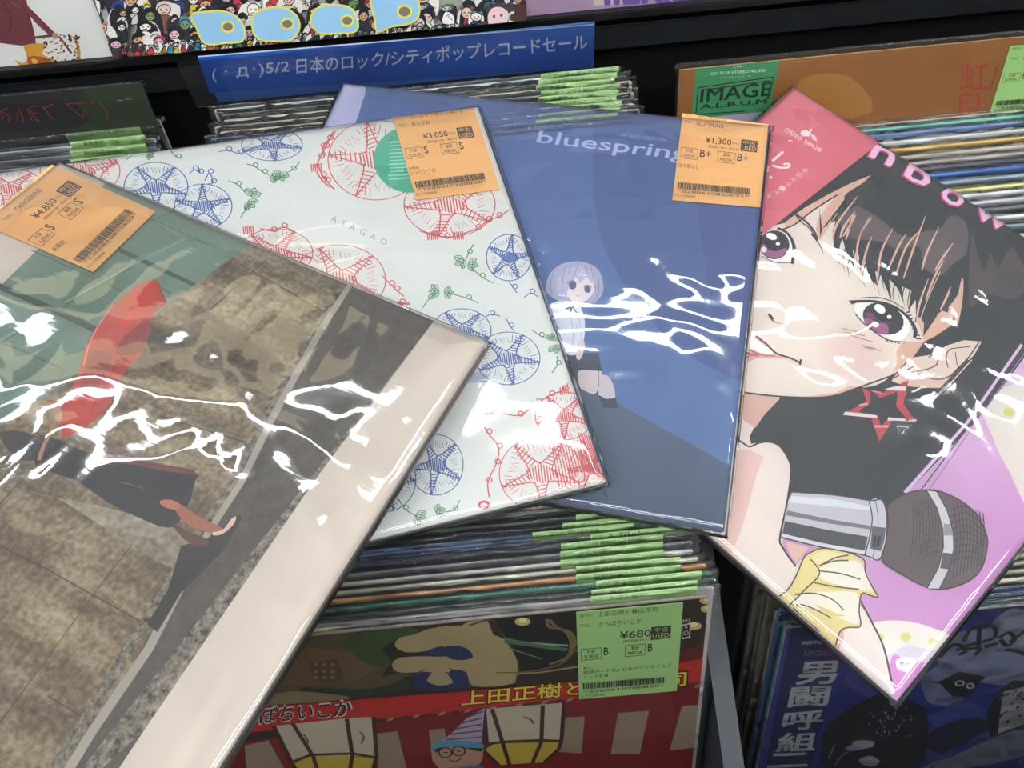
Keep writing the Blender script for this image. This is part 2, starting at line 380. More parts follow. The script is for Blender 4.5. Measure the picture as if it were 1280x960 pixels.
# ------------------------------------------------------------------ loose albums: plane + outline corners in the photograph
def wp(t): return Vector(t) + CAM
def plane_frame(pts3, k=1.0):
    a, b, c = [CAM + Vector(p) * k for p in pts3]       # TL, TR, BL
    return Frame(a, b - a, a - c)
def wr(x, y, seed, s=1.0):
    """crease height field of a loose plastic sleeve"""
    p = Vector((x * 9, y * 9, seed)); q = noise.noise_vector(p * .8) * .55
    h = .5 * noise.noise(p * 1.1 + q) + .30 * (1 - abs(noise.noise(Vector((p.x * 2.3, p.y * 1.2, seed + 3)) + q * 1.6)) * 2.2)
    h += .12 * (1 - abs(noise.noise(Vector((p.x * 2.2, p.y * 5.5, seed + 9)) + q * 2)) * 2.2)
    h += .04 * noise.noise(p * 9 + q * 3)
    return h * s
def sleeve(parent, quad, z_top, z_bot, margin, seed, amp=.0012, n=110, name='clear_sleeve', material=None):
    """closed clear bag round a cover: creased top sheet, flat under sheet. quad TL,TR,BR,BL local"""
    c = sum((Vector(p) for p in quad), Vector((0, 0))) / 4
    Q = [Vector(p) + (Vector(p) - c).normalized() * margin * 1.414 for p in quad]
    ex = (Vector(quad[1]) - Vector(quad[0])).length
    v = []; f = []; mid = (z_top * .35 + z_bot * .65)
    mg = margin / ex
    for j in range(n + 1):
        for i in range(n + 1):
            u, w_ = i / n, j / n
            p = (Q[0] * (1 - u) + Q[1] * u) * (1 - w_) + (Q[3] * (1 - u) + Q[2] * u) * w_
            e = min(u, 1 - u, w_, 1 - w_); t = min(1, e / (mg * 1.5)); t = t * t * (3 - 2 * t)
            fl = min(1, max(0, (e - mg) / .05)); 
            h = z_top + amp * (.55 + wr(p.x, p.y, seed)) * (.35 + .65 * fl)
            h = max(h, z_top)
            v.append((p.x, p.y, mid + (h - mid) * t))
    W = n + 1
    for j in range(n):
        for i in range(n): f.append((j * W + i, (j + 1) * W + i, (j + 1) * W + i + 1, j * W + i + 1))
    b = len(v); k = 4; idx = [round(i * n / k) for i in range(k + 1)]
    ring = [i for i in range(n)] + [i * W + n for i in range(n)] + [n * W + n - i for i in range(n)] + [(n - i) * W for i in range(n)]
    # under sheet: inset ring + one face
    ins = []
    for r_ in ring:
        x, y, z = v[r_]; p = Vector((x, y)); q = p + (c - p).normalized() * margin * 1.2; ins.append(len(v)); v.append((q.x, q.y, z_bot))
    m_ = len(ring)
    for i in range(m_): f.append((ring[i], ring[(i + 1) % m_], ins[(i + 1) % m_], ins[i]))
    f.append(tuple(ins))
    return mesh_obj(name, v, f, material or FILM, parent, True)

def album(name, label, corners, frame, board='#d8d4cc', thick=.0035, seed=1, amp=.0012, margin=.0032, cat='record'):
    quad = [frame.px(*c) for c in corners]
    r = empty(name, frame.mw, label, cat)
    slab('cover', quad, -thick, -.0002, mat('board_' + board.strip('#'), board, .5, noise_amt=.04, noise_scale=50), r, .0008)
    A = Art(frame, quad, 0.0)
    sleeve(r, quad, .0022, -thick - .0006, margin, seed, amp)
    return r, A, quad
def T(ox, oy, s, pts): return [(ox + x / s, oy + y / s) for x, y in pts]
S3 = 1280 / 420
def plane_px(n, p, tl, tr, bl):
    """frame on the plane through p (relative to the camera) with normal n, axes along the cover's corners"""
    n = Vector(n).normalized(); P = CAM + Vector(p)
    q = []
    for c in (tl, tr, bl):
        d = ray(*c); q.append(CAM + d * ((P - CAM).dot(n) / d.dot(n)))
    return Frame(q[0], q[1] - q[0], q[0] - q[2])

# ================================================================== bluespring cover (dusk blue, small girl)
fb = plane_px((0, -.15, 1), (0, .53, -.362), (430, 105), (962, 159), (225, 540))
blue, A, quad = album('record_album', 'dusk-blue LP cover with a small silver-haired girl and an orange price tag',
                      [(430, 105), (962, 159), (905, 665), (225, 545)], fb, '#3c4a6a', seed=4, amp=.0026)
A.poly([(380, 60), (1000, 110), (940, 720), (200, 600)], ['#41588c', '#475a8b', '#4b6690', '#3d5582'])
A.poly(cr([(747, 100), (741, 180), (743, 250), (752, 300), (768, 335), (790, 368), (822, 410), (862, 445), (935, 480), (1010, 500), (1010, 100)], 4), '#3d5180')
A.poly([(870, 250), (1000, 230), (1000, 490), (900, 450)], '#37497a')
A.poly(cr([(430, 100), (456, 108), (452, 130), (440, 158), (405, 175), (400, 120)], 4, True), '#a9a7c6')
A.poly([(560, 400), (695, 448), (735, 478), (770, 503), (820, 531), (870, 558), (925, 590), (925, 720), (450, 720)], ['#4b5a72', '#48566e', '#46546c', '#445268', '#424f66', '#3f4c64', '#3c4a62', '#333d52', '#38445a'])
# the girl
g = lambda p: T(400, 300, S3, p)
A.poly(g([(950, 480), (1065, 455), (1075, 500), (1130, 620), (960, 560)]), '#39424f')                               # skirt shade
A.poly(g([(985, 500), (1060, 490), (1075, 520), (1050, 585), (1010, 575), (990, 560)]), '#c2b4b6', 3)                # thighs
A.poly(g([(1065, 520), (1105, 525), (1125, 600), (1085, 605), (1060, 590)]), '#bcb0b6', 3)
A.poly(g([(1060, 590), (1090, 606), (1127, 602), (1135, 640), (1080, 640)]), '#2c3444')
A.poly(g([(940, 430), (1060, 430), (1075, 500), (1000, 495), (955, 490)]), '#2f3948')                                # skirt
A.poly(g([(862, 255), (900, 235), (940, 230), (985, 245), (1005, 290), (1010, 340), (1000, 400), (980, 435), (935, 430), (910, 340), (880, 290)]), '#c9cbd8', 3)
A.poly(g([(985, 385), (1008, 390), (1000, 440), (985, 458), (975, 440)]), '#c9b9ba', 3)
A.poly(g([(860, 190), (870, 140), (905, 100), (960, 82), (1020, 88), (1065, 120), (1080, 180), (1070, 215), (1045, 240), (1000, 245), (950, 232), (910, 232), (880, 215)]), '#9d9cb4', 3)
A.poly(g([(938, 150), (975, 135), (1010, 140), (1040, 160), (1045, 195), (1020, 225), (985, 240), (950, 222), (936, 190)]), '#d8cac8', 3)
A.poly(g([(905, 150), (935, 110), (990, 100), (1040, 120), (1055, 170), (1035, 165), (1015, 140), (990, 165), (975, 140), (955, 170), (940, 200), (925, 215), (900, 190)]), '#a8a7bd')
A.up()
for a in ([(935, 100), (925, 150), (920, 220)], [(985, 90), (975, 120), (960, 160)], [(1030, 100), (1040, 140), (1050, 190)], [(890, 120), (878, 170), (885, 210)], [(1060, 150), (1062, 190), (1050, 232)], [(955, 92), (948, 130)], [(1010, 95), (1020, 130)]):
    A.line(g(a), .7, '#6f6e8a')
A.poly(g([(948, 165), (972, 160), (975, 182), (955, 188)]), '#4c4a72', 3); A.poly(g([(1008, 178), (1030, 180), (1028, 200), (1010, 198)]), '#4c4a72', 3)
A.up(); A.line(g([(942, 165), (958, 156), (978, 163)]), 1, '#2c2a40'); A.line(g([(1004, 178), (1020, 172), (1036, 180)]), 1, '#2c2a40'); A.line(g([(978, 212), (988, 214)]), .7, '#8a5a5e')
A.line(g([(935, 265), (960, 255), (985, 250)]), 2.2, '#272b3d'); A.line(g([(958, 258), (942, 290)]), 1.6, '#272b3d'); A.line(g([(964, 258), (982, 285)]), 1.6, '#272b3d'); A.line(g([(960, 256), (955, 282)]), 1.2, '#272b3d')
for a in ([(905, 250), (925, 275), (935, 262)], [(955, 300), (965, 350), (960, 410)], [(985, 270), (990, 330), (1000, 380)], [(885, 280), (890, 330)], [(975, 320), (985, 345)]): A.line(g(a), .6, '#8b8fa6')
A.line(g([(1062, 500), (1062, 560)]), .8, '#7d7280')
A.text('bluespring', (669, 183), (856, 205), (6, -20), '#a3abd0', .012)
A.text('— AMI SINGLE COLLECTION —', (770, 170), (838, 178), (1, -4), '#8f9cc4')
A.build('cover_print', blue)
label_art(blue, fb, [(853, 143), (960, 157), (949.6, 260.5), (840, 251.5)], .0009, '#dba563', '#222', dict(
    text=[('ARTIST:', .03, .12, .01, .03), ('AMI & ORCHESTRA', .18, .52, .0, .035), ('TITLE:', .03, .11, .085, .11), ('BLUESPRING', .18, .49, .075, .12), ('店々帯なし', .02, .26, .585, .635)],
    price='¥1,300', tax='(税抜¥1,182・税118)', sleeve='B+', media='B+', code='*2200610850071*'), lift=.0003)

# ================================================================== asagao cover (white, pen-drawn morning glories)
k = .95
fa = plane_px((.113, -.085, .99), Vector((-.006, .5, -.379)) * k, (46, 210), (597, 135), (33, 773))
asa, A, quad = album('record_album', 'white LP cover covered in red and blue pen-drawn morning glories',
                     [(-14, 219), (597, 134), (757, 602), (-45, 800)], fa, '#c9ccc8', seed=11, amp=.0018)
A.poly([(-140, 150), (620, 100), (800, 640), (-140, 900)], '#cfd0cb')
RED, BLU, GRN = '#c04a50', '#3c5796', '#3c7a4c'
def zig(A, cx, cy, r, ang, n, c, wd=.8):
    pts = []
    for i in range(n):
        t = i / (n - 1) - .5; o = r * .55 * (1 if i % 2 else -1) * (1 - .3 * abs(t))
        pts.append((cx + math.cos(ang) * t * r * 1.5 - math.sin(ang) * o, cy + math.sin(ang) * t * r * 1.5 * .85 + math.cos(ang) * o))
    A.line(pts, wd, c, 0)
def flower(A, cx, cy, rx, ry, c, rot=0, ph=0.0, seed=1, ring=True, wd=1.0):
    rd = random.Random(seed)
    if ring: A.line(ell(cx, cy, rx, ry, rot, 40), wd, c, 0, True)
    r0 = .27
    pt = lambda a, r: (cx + math.cos(a) * rx * r, cy + math.sin(a) * ry * r)
    for k in range(5):
        a = ph + k * 2 * math.pi / 5; b = ph + (k + 1) * 2 * math.pi / 5; m_ = (a + b) / 2
        # arm: two curves meeting at the rim, hatched between
        for sg in (-1, 1): A.line([pt(a + sg * .75, r0), pt(a + sg * .26, .42), pt(a + sg * .07, .72), pt(a, 1.0)], wd * 1.25, c)
        for t in range(7):
            r = .32 + t * .1; da = .30 * (1 - t / 7) + .04; A.line([pt(a - da, r), pt(a + da, r + .06)], wd * 1.1, c, 0)
        # petal inner lines
        zig(A, *pt(m_, .68), min(rx, ry) * .22, m_ + math.pi / 2, 6, c, wd * .75)
        for t in (-.36, .36, -.5, .5): A.line([pt(m_ + t, .62 + rd.random() * .1), pt(m_ + t * .9, .84 + rd.random() * .08)], wd * .7, c, 0)
    for i in range(11):                                     # hatched heart
        a = -r0 * 1.25 + i * r0 * .25
        A.line([(cx + a * rx, cy - r0 * ry * (1 - abs(i - 5) / 9)), (cx + (a + .05) * rx, cy + r0 * ry * (1 - abs(i - 5) / 9))], wd * 1.3, c, 0)
def curl(A, pts, r, c, wd=1.2):
    """wavy tendril with little loops at its points"""
    A.line(pts, wd, c)
    for i in range(1, len(pts) - 1): A.line(ell(pts[i][0] + r * .5, pts[i][1] - r * .6, r, r * .9, 20, 10), wd, c, 0, True)
def leaf(A, x, y, ang, L, c):
    for da in (-.9, 0, .9):
        a = ang + da; ex, ey = x + math.cos(a) * L, y + math.sin(a) * L * .85; nx, ny = -math.sin(a) * L * .3, math.cos(a) * L * .3
        A.line([(x, y), (x + (ex - x) * .5 + nx, y + (ey - y) * .5 + ny), (ex, ey), (x + (ex - x) * .5 - nx, y + (ey - y) * .5 - ny)], .9, c, 4, True)
        A.line([(x, y), (ex, ey)], .8, c)
        for t in (.3, .5, .7):
            for sg in (-1, 1): A.line([(x + (ex - x) * t, y + (ey - y) * t), (x + (ex - x) * (t + .15) + sg * nx * .7, y + (ey - y) * (t + .15) + sg * ny * .7)], .6, c, 0)
A.up()
for i, (cx, cy, rx, ry, ph) in enumerate([(195, 234, 40, 31, .3), (254, 258, 36, 28, .9), (340, 181, 38, 20, .2), (636, 322, 28, 29, 1.1), (577, 413, 37, 27, .35), (635, 448, 40, 33, .15), (545, 581, 34, 38, .5), (480, 600, 40, 40, 0)]):
    flower(A, cx, cy, rx, ry, BLU, 0, ph, i, wd=1.15)
for p in ([(236, 218), (243, 212), (250, 216), (248, 209)], [(256, 226), (262, 216), (266, 228), (260, 230)], [(607, 396), (614, 393), (625, 395)], [(632, 397), (638, 408), (643, 414)], [(636, 352), (642, 360), (646, 366)], [(655, 372), (664, 366), (672, 371)], [(272, 190), (285, 188), (300, 192), (306, 184)]):
    curl(A, p, 3.2, BLU)
A.line(T(520, 370, 8, [(500, 870), (560, 860), (720, 850)]), 1, BLU)
for i in range(12): A.line([(583 + i * 2.2, 478 - i * .4), (590 + i * 2, 462 + i * .6)], .8, BLU, 0)
A.up()
for i, (cx, cy, rx, ry, ph) in enumerate([(470, 200, 60, 50, .75), (562, 256, 57, 40, .55), (345, 316, 46, 30, .2), (424, 350, 58, 44, .5), (705, 520, 36, 30, .3), (676, 592, 52, 46, .25), (10, 236, 46, 26, .4), (100, 214, 50, 32, .9), (735, 585, 24, 24, .5)]):
    flower(A, cx, cy, rx, ry, RED, 0, ph, i + 20, wd=1.15)
def hatch(A, pts, n, c):
    a, b, c2, d = [Vector(p) for p in pts]
    for i in range(n):
        t = i / (n - 1); A.line([tuple(a + (b - a) * t), tuple(d + (c2 - d) * t)], 1.3, c, 0)
hatch(A, [(690, 560), (728, 548), (740, 580), (700, 612)], 13, RED); hatch(A, [(722, 540), (738, 545), (750, 590), (742, 592)], 7, RED)
for p in (T(400, 300, S3, [(620, 665), (690, 660), (760, 668), (830, 620), (880, 590), (930, 570), (945, 545)]), T(400, 300, S3, [(612, 690), (640, 735), (680, 790), (672, 850), (640, 920), (645, 980)]),
          T(400, 300, S3, [(235, 135), (270, 170), (290, 190), (320, 215)]), T(400, 300, S3, [(270, 235), (310, 240), (340, 245)]), T(400, 0, S3, [(60, 500), (35, 530), (10, 560), (20, 590)]), T(400, 0, S3, [(-10, 620), (10, 670), (25, 690), (55, 722)]),
          T(400, 0, S3, [(720, 800), (680, 825), (640, 840), (600, 870), (545, 890)]), T(400, 0, S3, [(380, 880), (430, 895), (480, 905), (515, 900)]), T(0, 0, S3, [(990, 870), (1040, 880), (1080, 865), (1125, 885)]), T(0, 0, S3, [(1270, 500), (1240, 560), (1220, 600), (1200, 640)]),
          T(0, 0, S3, [(1205, 655), (1230, 690), (1260, 715)]), [(135, 198), (140, 205), (130, 214), (126, 222)]):
    curl(A, p, 3.4, RED, 1.5)
for (x, y) in ((310, 283), (505, 378), (706, 484), (572, 290), (395, 205), (540, 885 / S3)): hatch(A, [(x - 6, y), (x + 6, y - 1), (x + 7, y + 9), (x - 5, y + 10)], 6, RED)
A.line(ell(605, 631, 6, 4), 3, RED, 0, True)
A.up()
for x, y, a, L in ((340, 219, .4, 12), (350, 217, 1.2, 12), (314, 245, -1.2, 13), (310, 252, .8, 12), (580, 325, 2.6, 13), (586, 330, .2, 12), (548, 363, 3, 12), (556, 366, 0, 11), (694, 432, 1.4, 12), (690, 425, -1.5, 10), (520, 645, .4, 14), (545, 640, -.4, 12), (185, 193, .5, 8)):
    leaf(A, x, y, a, L, GRN)
for p in ([(308, 205), (318, 208), (330, 216), (338, 219)], [(375, 202), (366, 212), (358, 216)], [(285, 226), (297, 231), (306, 240)], [(301, 272), (307, 262), (312, 254)], [(592, 305), (586, 316), (582, 325)], [(590, 335), (602, 346), (617, 354)], [(528, 385), (537, 373), (547, 365)], [(560, 366), (585, 373), (598, 379)], [(665, 412), (676, 420), (690, 424)], [(690, 466), (697, 455), (696, 445)],
          [(497, 622), (506, 636), (520, 645)], [(575, 625), (568, 637), (556, 640)], [(158, 200), (166, 193), (176, 190)], [(213, 188), (222, 197), (228, 195)]):
    curl(A, p, 3, GRN, 1.2)
A.text('A  S  A  G  A  O', (413, 276), (482, 307), (3, -7), '#7e8fa0')
A.poly(ell(511, 200, 44, 41, 10), '#3d9a7c')
A.up()
for i in range(11):
    t = i * 4.6; A.line([(487 - i * .2 + (i % 3), 178 + t), (516 + (i % 4) * 2, 176 + t)], 1.6 if i % 3 else 2.2, '#86c4ad', 0)
A.text('O', (487, 176), (491, 175.5), (0, -5), '#1d4a40'); A.text('t', (505, 217), (508, 216.5), (0, -7), '#1d4a40')
A.build('cover_print', asa)
label_art(asa, fa, [(491, 148), (592, 136.5), (625, 238), (520.5, 251.5)], .0009, '#dba563', '#222', dict(
    text=[('ARTIST:', .02, .1, .01, .03), ('ワールド・スタンダード', .20, .86, .005, .05), ('TITLE:', .03, .12, .10, .125), ('あさがお', .20, .42, .085, .14), ('未開封', .01, .14, .62, .66), ('シュリンク付', .02, .32, .67, .72)],
    price='¥3,050', tax='(税抜¥2,773・税277)', sleeve='S', media='S', pricex=.29), lift=.0003)

# ================================================================== tangerine cover (photo with cream borders)
k = .965
ft = plane_px((.109, .007, .994), Vector((-.013, .265, -.361)) * k, (-571, 722), (75, 205), (129, 1187))
tan, A, quad = album('record_album', 'cream-bordered LP cover photo of a red-draped figure walking past a concrete wall',
                     [(-571, 722), (75, 205), (607, 428), (129, 1187)], ft, '#cbbfb4', seed=23, amp=.0030)
CONC = photo_mat('photo_concrete', '#3d3024', '#a8977c', 1, 13, (2.6, .7, 1), grain2=350, speck=.35, mid='#6b5b45')
RUB = photo_mat('photo_rubble', '#2e2822', '#9c8f80', 1, 260, (1, 1, 1), grain2=700, speck=.3)
ASPH = photo_mat('photo_asphalt', '#453d38', '#5a514a', 1, 120, (1, 1, 1), grain2=900, speck=.5)
GRNW = photo_mat('photo_green_wall', '#566b5c', '#74897a', 1, 14, (1, 1, 1), grain2=400, speck=.2)
A.poly([(-700, 740), (80, 150), (700, 420), (129, 1300)], '#cabdb0')
A.poly([(136, 225), (545, 396), (395, 598), (180, 913), (20, 1145), (-560, 905)], '#6e6352', material=CONC)
A.poly([(136, 225), (320, 300), (236, 362), (110, 457), (0, 533), (-200, 690), (-420, 770)], '#5a7463', material=GRNW)
A.up()
q0 = lambda p: T(0, 300, S3, p); q6 = lambda p: T(0, 600, S3, p)
A.line([(-80, 322), (6, 361), (60, 384), (125, 415)], 7, '#37443c', 0); A.line([(110, 292), (131, 304), (243, 356)], 5, '#3d4d43', 0)
A.line([(-20, 437), (64, 389)], 3.2, '#7d9484', 0); A.line([(82, 378), (167, 330), (232, 298)], 3, '#7d9484', 0); A.line([(0, 429), (64, 391.5)], 1, '#2c3830', 0); A.line([(82, 381), (167, 333)], 1, '#2c3830', 0)
for a in ([(38, 312), (157, 366)], [(4, 428), (80, 462)], [(-60, 400), (10, 432)], [(165, 262), (260, 306)], [(190, 352), (215, 368)], [(220, 262), (170, 285)]): A.line(a, 1.3, '#46594d', 0)
A.up()
for a in ([(0, 903), (60, 822), (116, 744), (182, 659), (215, 600)], [(0, 682), (60, 712), (116, 744), (178, 778)], [(332, 326), (262, 388)], [(245, 700), (130, 640)], [(420, 398), (300, 330)], [(200, 520), (330, 560)], [(60, 870), (110, 900)], [(0, 630), (48, 577)]): A.line(a, 1.3, '#3b342c', 0)
A.up()
for x, y in ((62, 618), (60, 694), (42, 717), (106, 648), (134, 768), (188, 690), (90, 660), (250, 470)): A.line(ell(x, y, 2.4, 1.8, 0, 8), 1, '#4a4238', 0, True)
A.poly([(40, 617), (122, 632), (238, 668), (228, 716), (160, 678), (100, 640), (70, 622)], '#8f8470', 2, material=photo_mat('photo_concrete_pale', '#6e6352', '#aa9f8c', 1, 30, (2, .6, 1), grain2=300, speck=.5))
A.poly([(440, 352), (545, 398), (395, 598), (180, 913), (80, 1065), (40, 1040), (112, 915), (184, 810), (259, 666), (302, 600), (338, 523), (400, 412)], '#5c534d', material=ASPH)
A.up()
A.line([(436, 346), (414, 384), (380, 438), (330, 520), (293, 603), (250, 668), (228, 702), (197, 756), (148, 832), (100, 912), (50, 990)], 9, '#777777', 0)
for i in range(len(A.mi) - 22, len(A.mi)):
    if i >= 0: A.mi[i] = (A.mats.append(RUB) or len(A.mats) - 1) if RUB not in A.mats else A.mats.index(RUB)
A.up(); A.line([(441, 352), (401, 413), (340, 524), (303, 602), (260, 668), (186, 811), (114, 916), (60, 1005)], 7.5, '#a0968a', 0)
A.up(); A.line([(444, 354), (405, 416), (345, 526), (307, 604), (264, 670)], 2, '#4c4540', 0)
A.poly([(0, 540), (30, 540), (55, 553), (52, 572), (30, 576), (10, 562)], '#3d3631', 3)
A.poly(q6([(690, 250), (780, 230), (915, 130), (920, 150), (850, 270), (690, 430), (600, 580), (560, 550), (640, 420)]), '#332e2b')
# skirt, shoes, cloth
A.poly([(45, 583), (42, 548), (60, 545), (92, 558), (118, 568), (180, 578), (243, 590), (244, 602), (232, 640), (212, 660), (180, 650), (131, 626), (95, 600)], '#2f2c2e', 2)
A.up(); A.line([(118, 569), (180, 580), (243, 591)], 7, '#6b3a34', 0); A.line([(118, 566), (180, 577), (240, 588)], 1.5, '#9a6a58', 0); A.line([(150, 603), (165, 606), (180, 611)], 1.5, '#5a5450')
A.poly(q6([(660, 90), (700, 100), (760, 140), (850, 185), (850, 205), (790, 200), (700, 160)]), '#9c614a', 2); A.poly(q6([(610, 80), (650, 75), (690, 95), (670, 115), (620, 100)]), '#b5705a', 2)
A.poly(q6([(650, 160), (720, 200), (770, 215), (800, 240), (760, 255), (700, 225)]), '#5a3a30', 2)
A.poly(q6([(810, 200), (850, 190), (880, 150), (900, 140), (890, 170), (850, 205), (815, 212)]), '#d8b9a4', 2)
A.poly(q0([(545, 160), (605, 158), (612, 190), (635, 240), (600, 265), (575, 310), (560, 380), (545, 430), (480, 500), (440, 560), (425, 620), (380, 670), (330, 710), (240, 755), (228, 650), (260, 600), (300, 500), (330, 400), (375, 320), (430, 250), (500, 190)]), '#a83a30', 2)
A.poly(q0([(548, 170), (600, 165), (605, 230), (560, 260), (520, 300), (470, 330), (440, 340), (470, 270)]), '#b52c24', 2)
A.poly(q0([(560, 300), (575, 330), (545, 420), (480, 440), (440, 430), (470, 370), (520, 330)]), '#7d2a26', 2)
A.poly(q0([(360, 420), (430, 440), (400, 520), (340, 600), (300, 590), (320, 500)]), '#8a3733', 2)
A.poly(q0([(300, 600), (370, 590), (390, 640), (330, 700), (250, 745), (245, 690)]), '#b03026', 2)
A.up(); A.line(q0([(430, 250), (380, 320), (340, 400), (318, 480)]), 1.5, '#c98074'); A.line(q0([(500, 400), (440, 480), (400, 560), (350, 650)]), 1.2, '#6b221f'); A.line(q0([(600, 170), (615, 200), (632, 235)]), 2, '#8c2c28')
A.poly(q0([(170, 635), (210, 625), (238, 655), (232, 690), (205, 680), (195, 650)]), '#b08a76', 2)
A.up(); A.line(q0([(215, 680), (195, 730), (165, 790), (150, 840)]), 4.5, '#a37660'); A.line(q0([(180, 610), (215, 618), (250, 612)]), 2, '#a83a30')
A.build('cover_print', tan)
label_art(tan, ft, [(-22, 281), (65.5, 207.5), (195.5, 266), (117.5, 341.5)], .0009, '#dba563', '#222', dict(
    text=[('ARTIST:', .03, .1, .02, .04), ('SOUND ROGERS', .3, .7, .0, .035), ('TITLE:', .14, .24, .10, .13), ('TANGERINE', .30, .66, .09, .14), ('未開封', .04, .2, .60, .65)],
    price='¥4,850', tax='(税抜¥4,409・税441)', sleeve='S', media='S', code='*2200610872609*', pricex=.31), lift=.0003)
# ================================================================== pop idol cover (drawn girl with a microphone)
fn = plane_px((-.007, -.157, .988), Vector((.242, .502, -.392)) * .985, (992, 110), (1481, 428), (628, 431))
ani, A, quad = album('record_album', 'LP cover with a drawn black-haired girl, star earring and microphone, pink side strip',
                     [(992, 110), (1481, 428), (1121, 876), (628, 440)], fn, '#d8cfc8', seed=37, amp=.0024)
a8 = lambda *p: T(800, 0, 1280 / 480, p); G = lambda *p: T(860, 250, S3, p); H = lambda *p: T(860, 540, S3, p); D = lambda *p: T(930, 100, 4.8, p); K = lambda *p: T(1100, 500, 4.8, p); EE = lambda *p: T(1000, 340, 4, p)
A.poly([(1000, 560), (1250, 380), (1520, 420), (1300, 720), (1110, 900), (960, 780)], ['#c29fc0', '#cbb5cc', '#cbb5cc', '#b878b0', '#bb82b4', '#b36ca8'])
A.poly([(1230, 500), (1300, 480), (1400, 560), (1300, 640), (1262, 590), (1240, 545)], '#cfc6bc', 3)
A.up(); A.line(ell(1261, 515, 3.4, 2.6), 6, '#c8c46a', 0, True)
A.poly(H((620, 745), (690, 728), (780, 718), (880, 730), (1010, 785), (960, 850), (850, 930), (700, 960), (600, 900)), '#cfc4d0', 3)
A.poly(H((600, 760), (690, 728), (780, 718), (880, 730), (1010, 785), (950, 830), (830, 815), (760, 850), (640, 860)), '#dcd6ca', 3)
for x, y, r in ((728, 782, 20), (830, 780, 20), (932, 800, 18)): A.poly(ell(*H((x, y))[0], r / S3, r / S3 * .85), '#cdc77a')
A.poly(H((760, 960), (780, 850), (830, 870), (900, 880), (820, 980)), '#c67fbd', 3)
# hair and dress
A.poly([(1104, 170), (1300, 290), (1500, 420), (1480, 560)] + G((1400, 440), (1110, 830)) + [(1128, 622)] + H((750, 300), (395, 235), (360, 300), (395, 160), (385, 110), (350, 50), (300, 35), (240, 45), (235, 0)) + G((235, 900), (255, 860), (300, 800), (350, 755), (300, 600), (200, 200), (270, 110)) + [(1000, 250), (1055, 212)], '#202226')
A.up(); A.line(G((1270, 550), (1060, 850)) + [(1131, 616)], 4, '#cdb0cc', 0); A.up(); A.line(G((1264, 548), (1054, 848)) + [(1127, 616)], 1.2, '#3a2c3c', 0); A.line(G((1290, 548), (1080, 848)) + [(1150, 614)], 1.2, '#3a2c3c', 0); A.line(G((1306, 548), (1096, 848)) + [(1160, 614)], 1, '#8f6b90', 0)
# neck, shoulder, arm
A.poly(H((60, 400), (150, 330), (180, 50), (170, -20)) + G((190, 720), (300, 745), (350, 755), (300, 800), (255, 860), (235, 900), (236, 935)) + H((300, 38), (350, 55), (385, 110), (392, 160), (375, 280), (348, 410), (375, 460), (410, 510), (435, 478), (470, 450), (500, 447), (440, 580), (330, 640), (200, 560), (60, 440)), '#d9cbc2')
A.poly(H((130, 400), (150, 330), (182, 70), (230, 65), (290, 95), (262, 160), (245, 220), (225, 300), (200, 380), (160, 480), (90, 420)), '#d3b0a6')
A.poly(G((195, 725), (350, 757), (290, 820), (255, 870), (200, 830)), '#c9a092')
A.poly(H((370, 415), (460, 440), (410, 500), (390, 470)), '#cfa79c')
A.up(); A.line(G((180, 905), (215, 930), (236, 940)) + H((270, 42), (310, 38), (350, 55), (385, 110), (392, 160), (375, 280), (350, 400), (360, 440), (410, 512)), 2.2, '#2a2224')
A.poly(H((655, 660), (700, 730), (745, 820), (775, 960), (780, 1000), (640, 1000), (540, 830), (580, 750), (650, 740)), '#dccfc8', 2)
A.poly(H((570, 760), (595, 752), (590, 800), (560, 850), (545, 820)), '#cf9f98')
A.up(); A.line(H((655, 640), (700, 725), (745, 820), (775, 950)), 2.6, '#463a40')
# face
A.poly(G((60, 300), (150, 180), (262, 112)) + D((240, 860), (360, 770), (500, 690), (640, 620), (765, 570), (690, 640), (600, 720), (530, 800)) + G((600, 100), (850, 250), (870, 420), (900, 540), (850, 610), (790, 665), (700, 700), (640, 720), (540, 750), (420, 752), (300, 745), (195, 720), (60, 640)), '#d8cabf')
A.poly(D((765, 570), (690, 640), (600, 720), (520, 830), (470, 920), (450, 960), (430, 900), (440, 840), (500, 760), (560, 680), (420, 780), (300, 860), (250, 900), (240, 860), (330, 790), (500, 690), (640, 620)), '#cda391')
A.poly(G((430, 752), (560, 735), (680, 680), (770, 610), (820, 540), (900, 540), (850, 610), (790, 665), (700, 700), (640, 720), (540, 752)), '#c9a08e')
[A.poly(ell(*G((640, 590))[0], 52 - i * 5, 40 - i * 4, 15), c) for i, c in enumerate(('#d7c7bc', '#d6c4ba', '#d5c1b8', '#d4bfb6', '#d3bcb4', '#d2b9b2', '#d1b7b1'))]
A.poly(G((860, 420), (900, 470), (1000, 400), (1050, 330), (1000, 480), (940, 520), (900, 540)), '#cfa593')
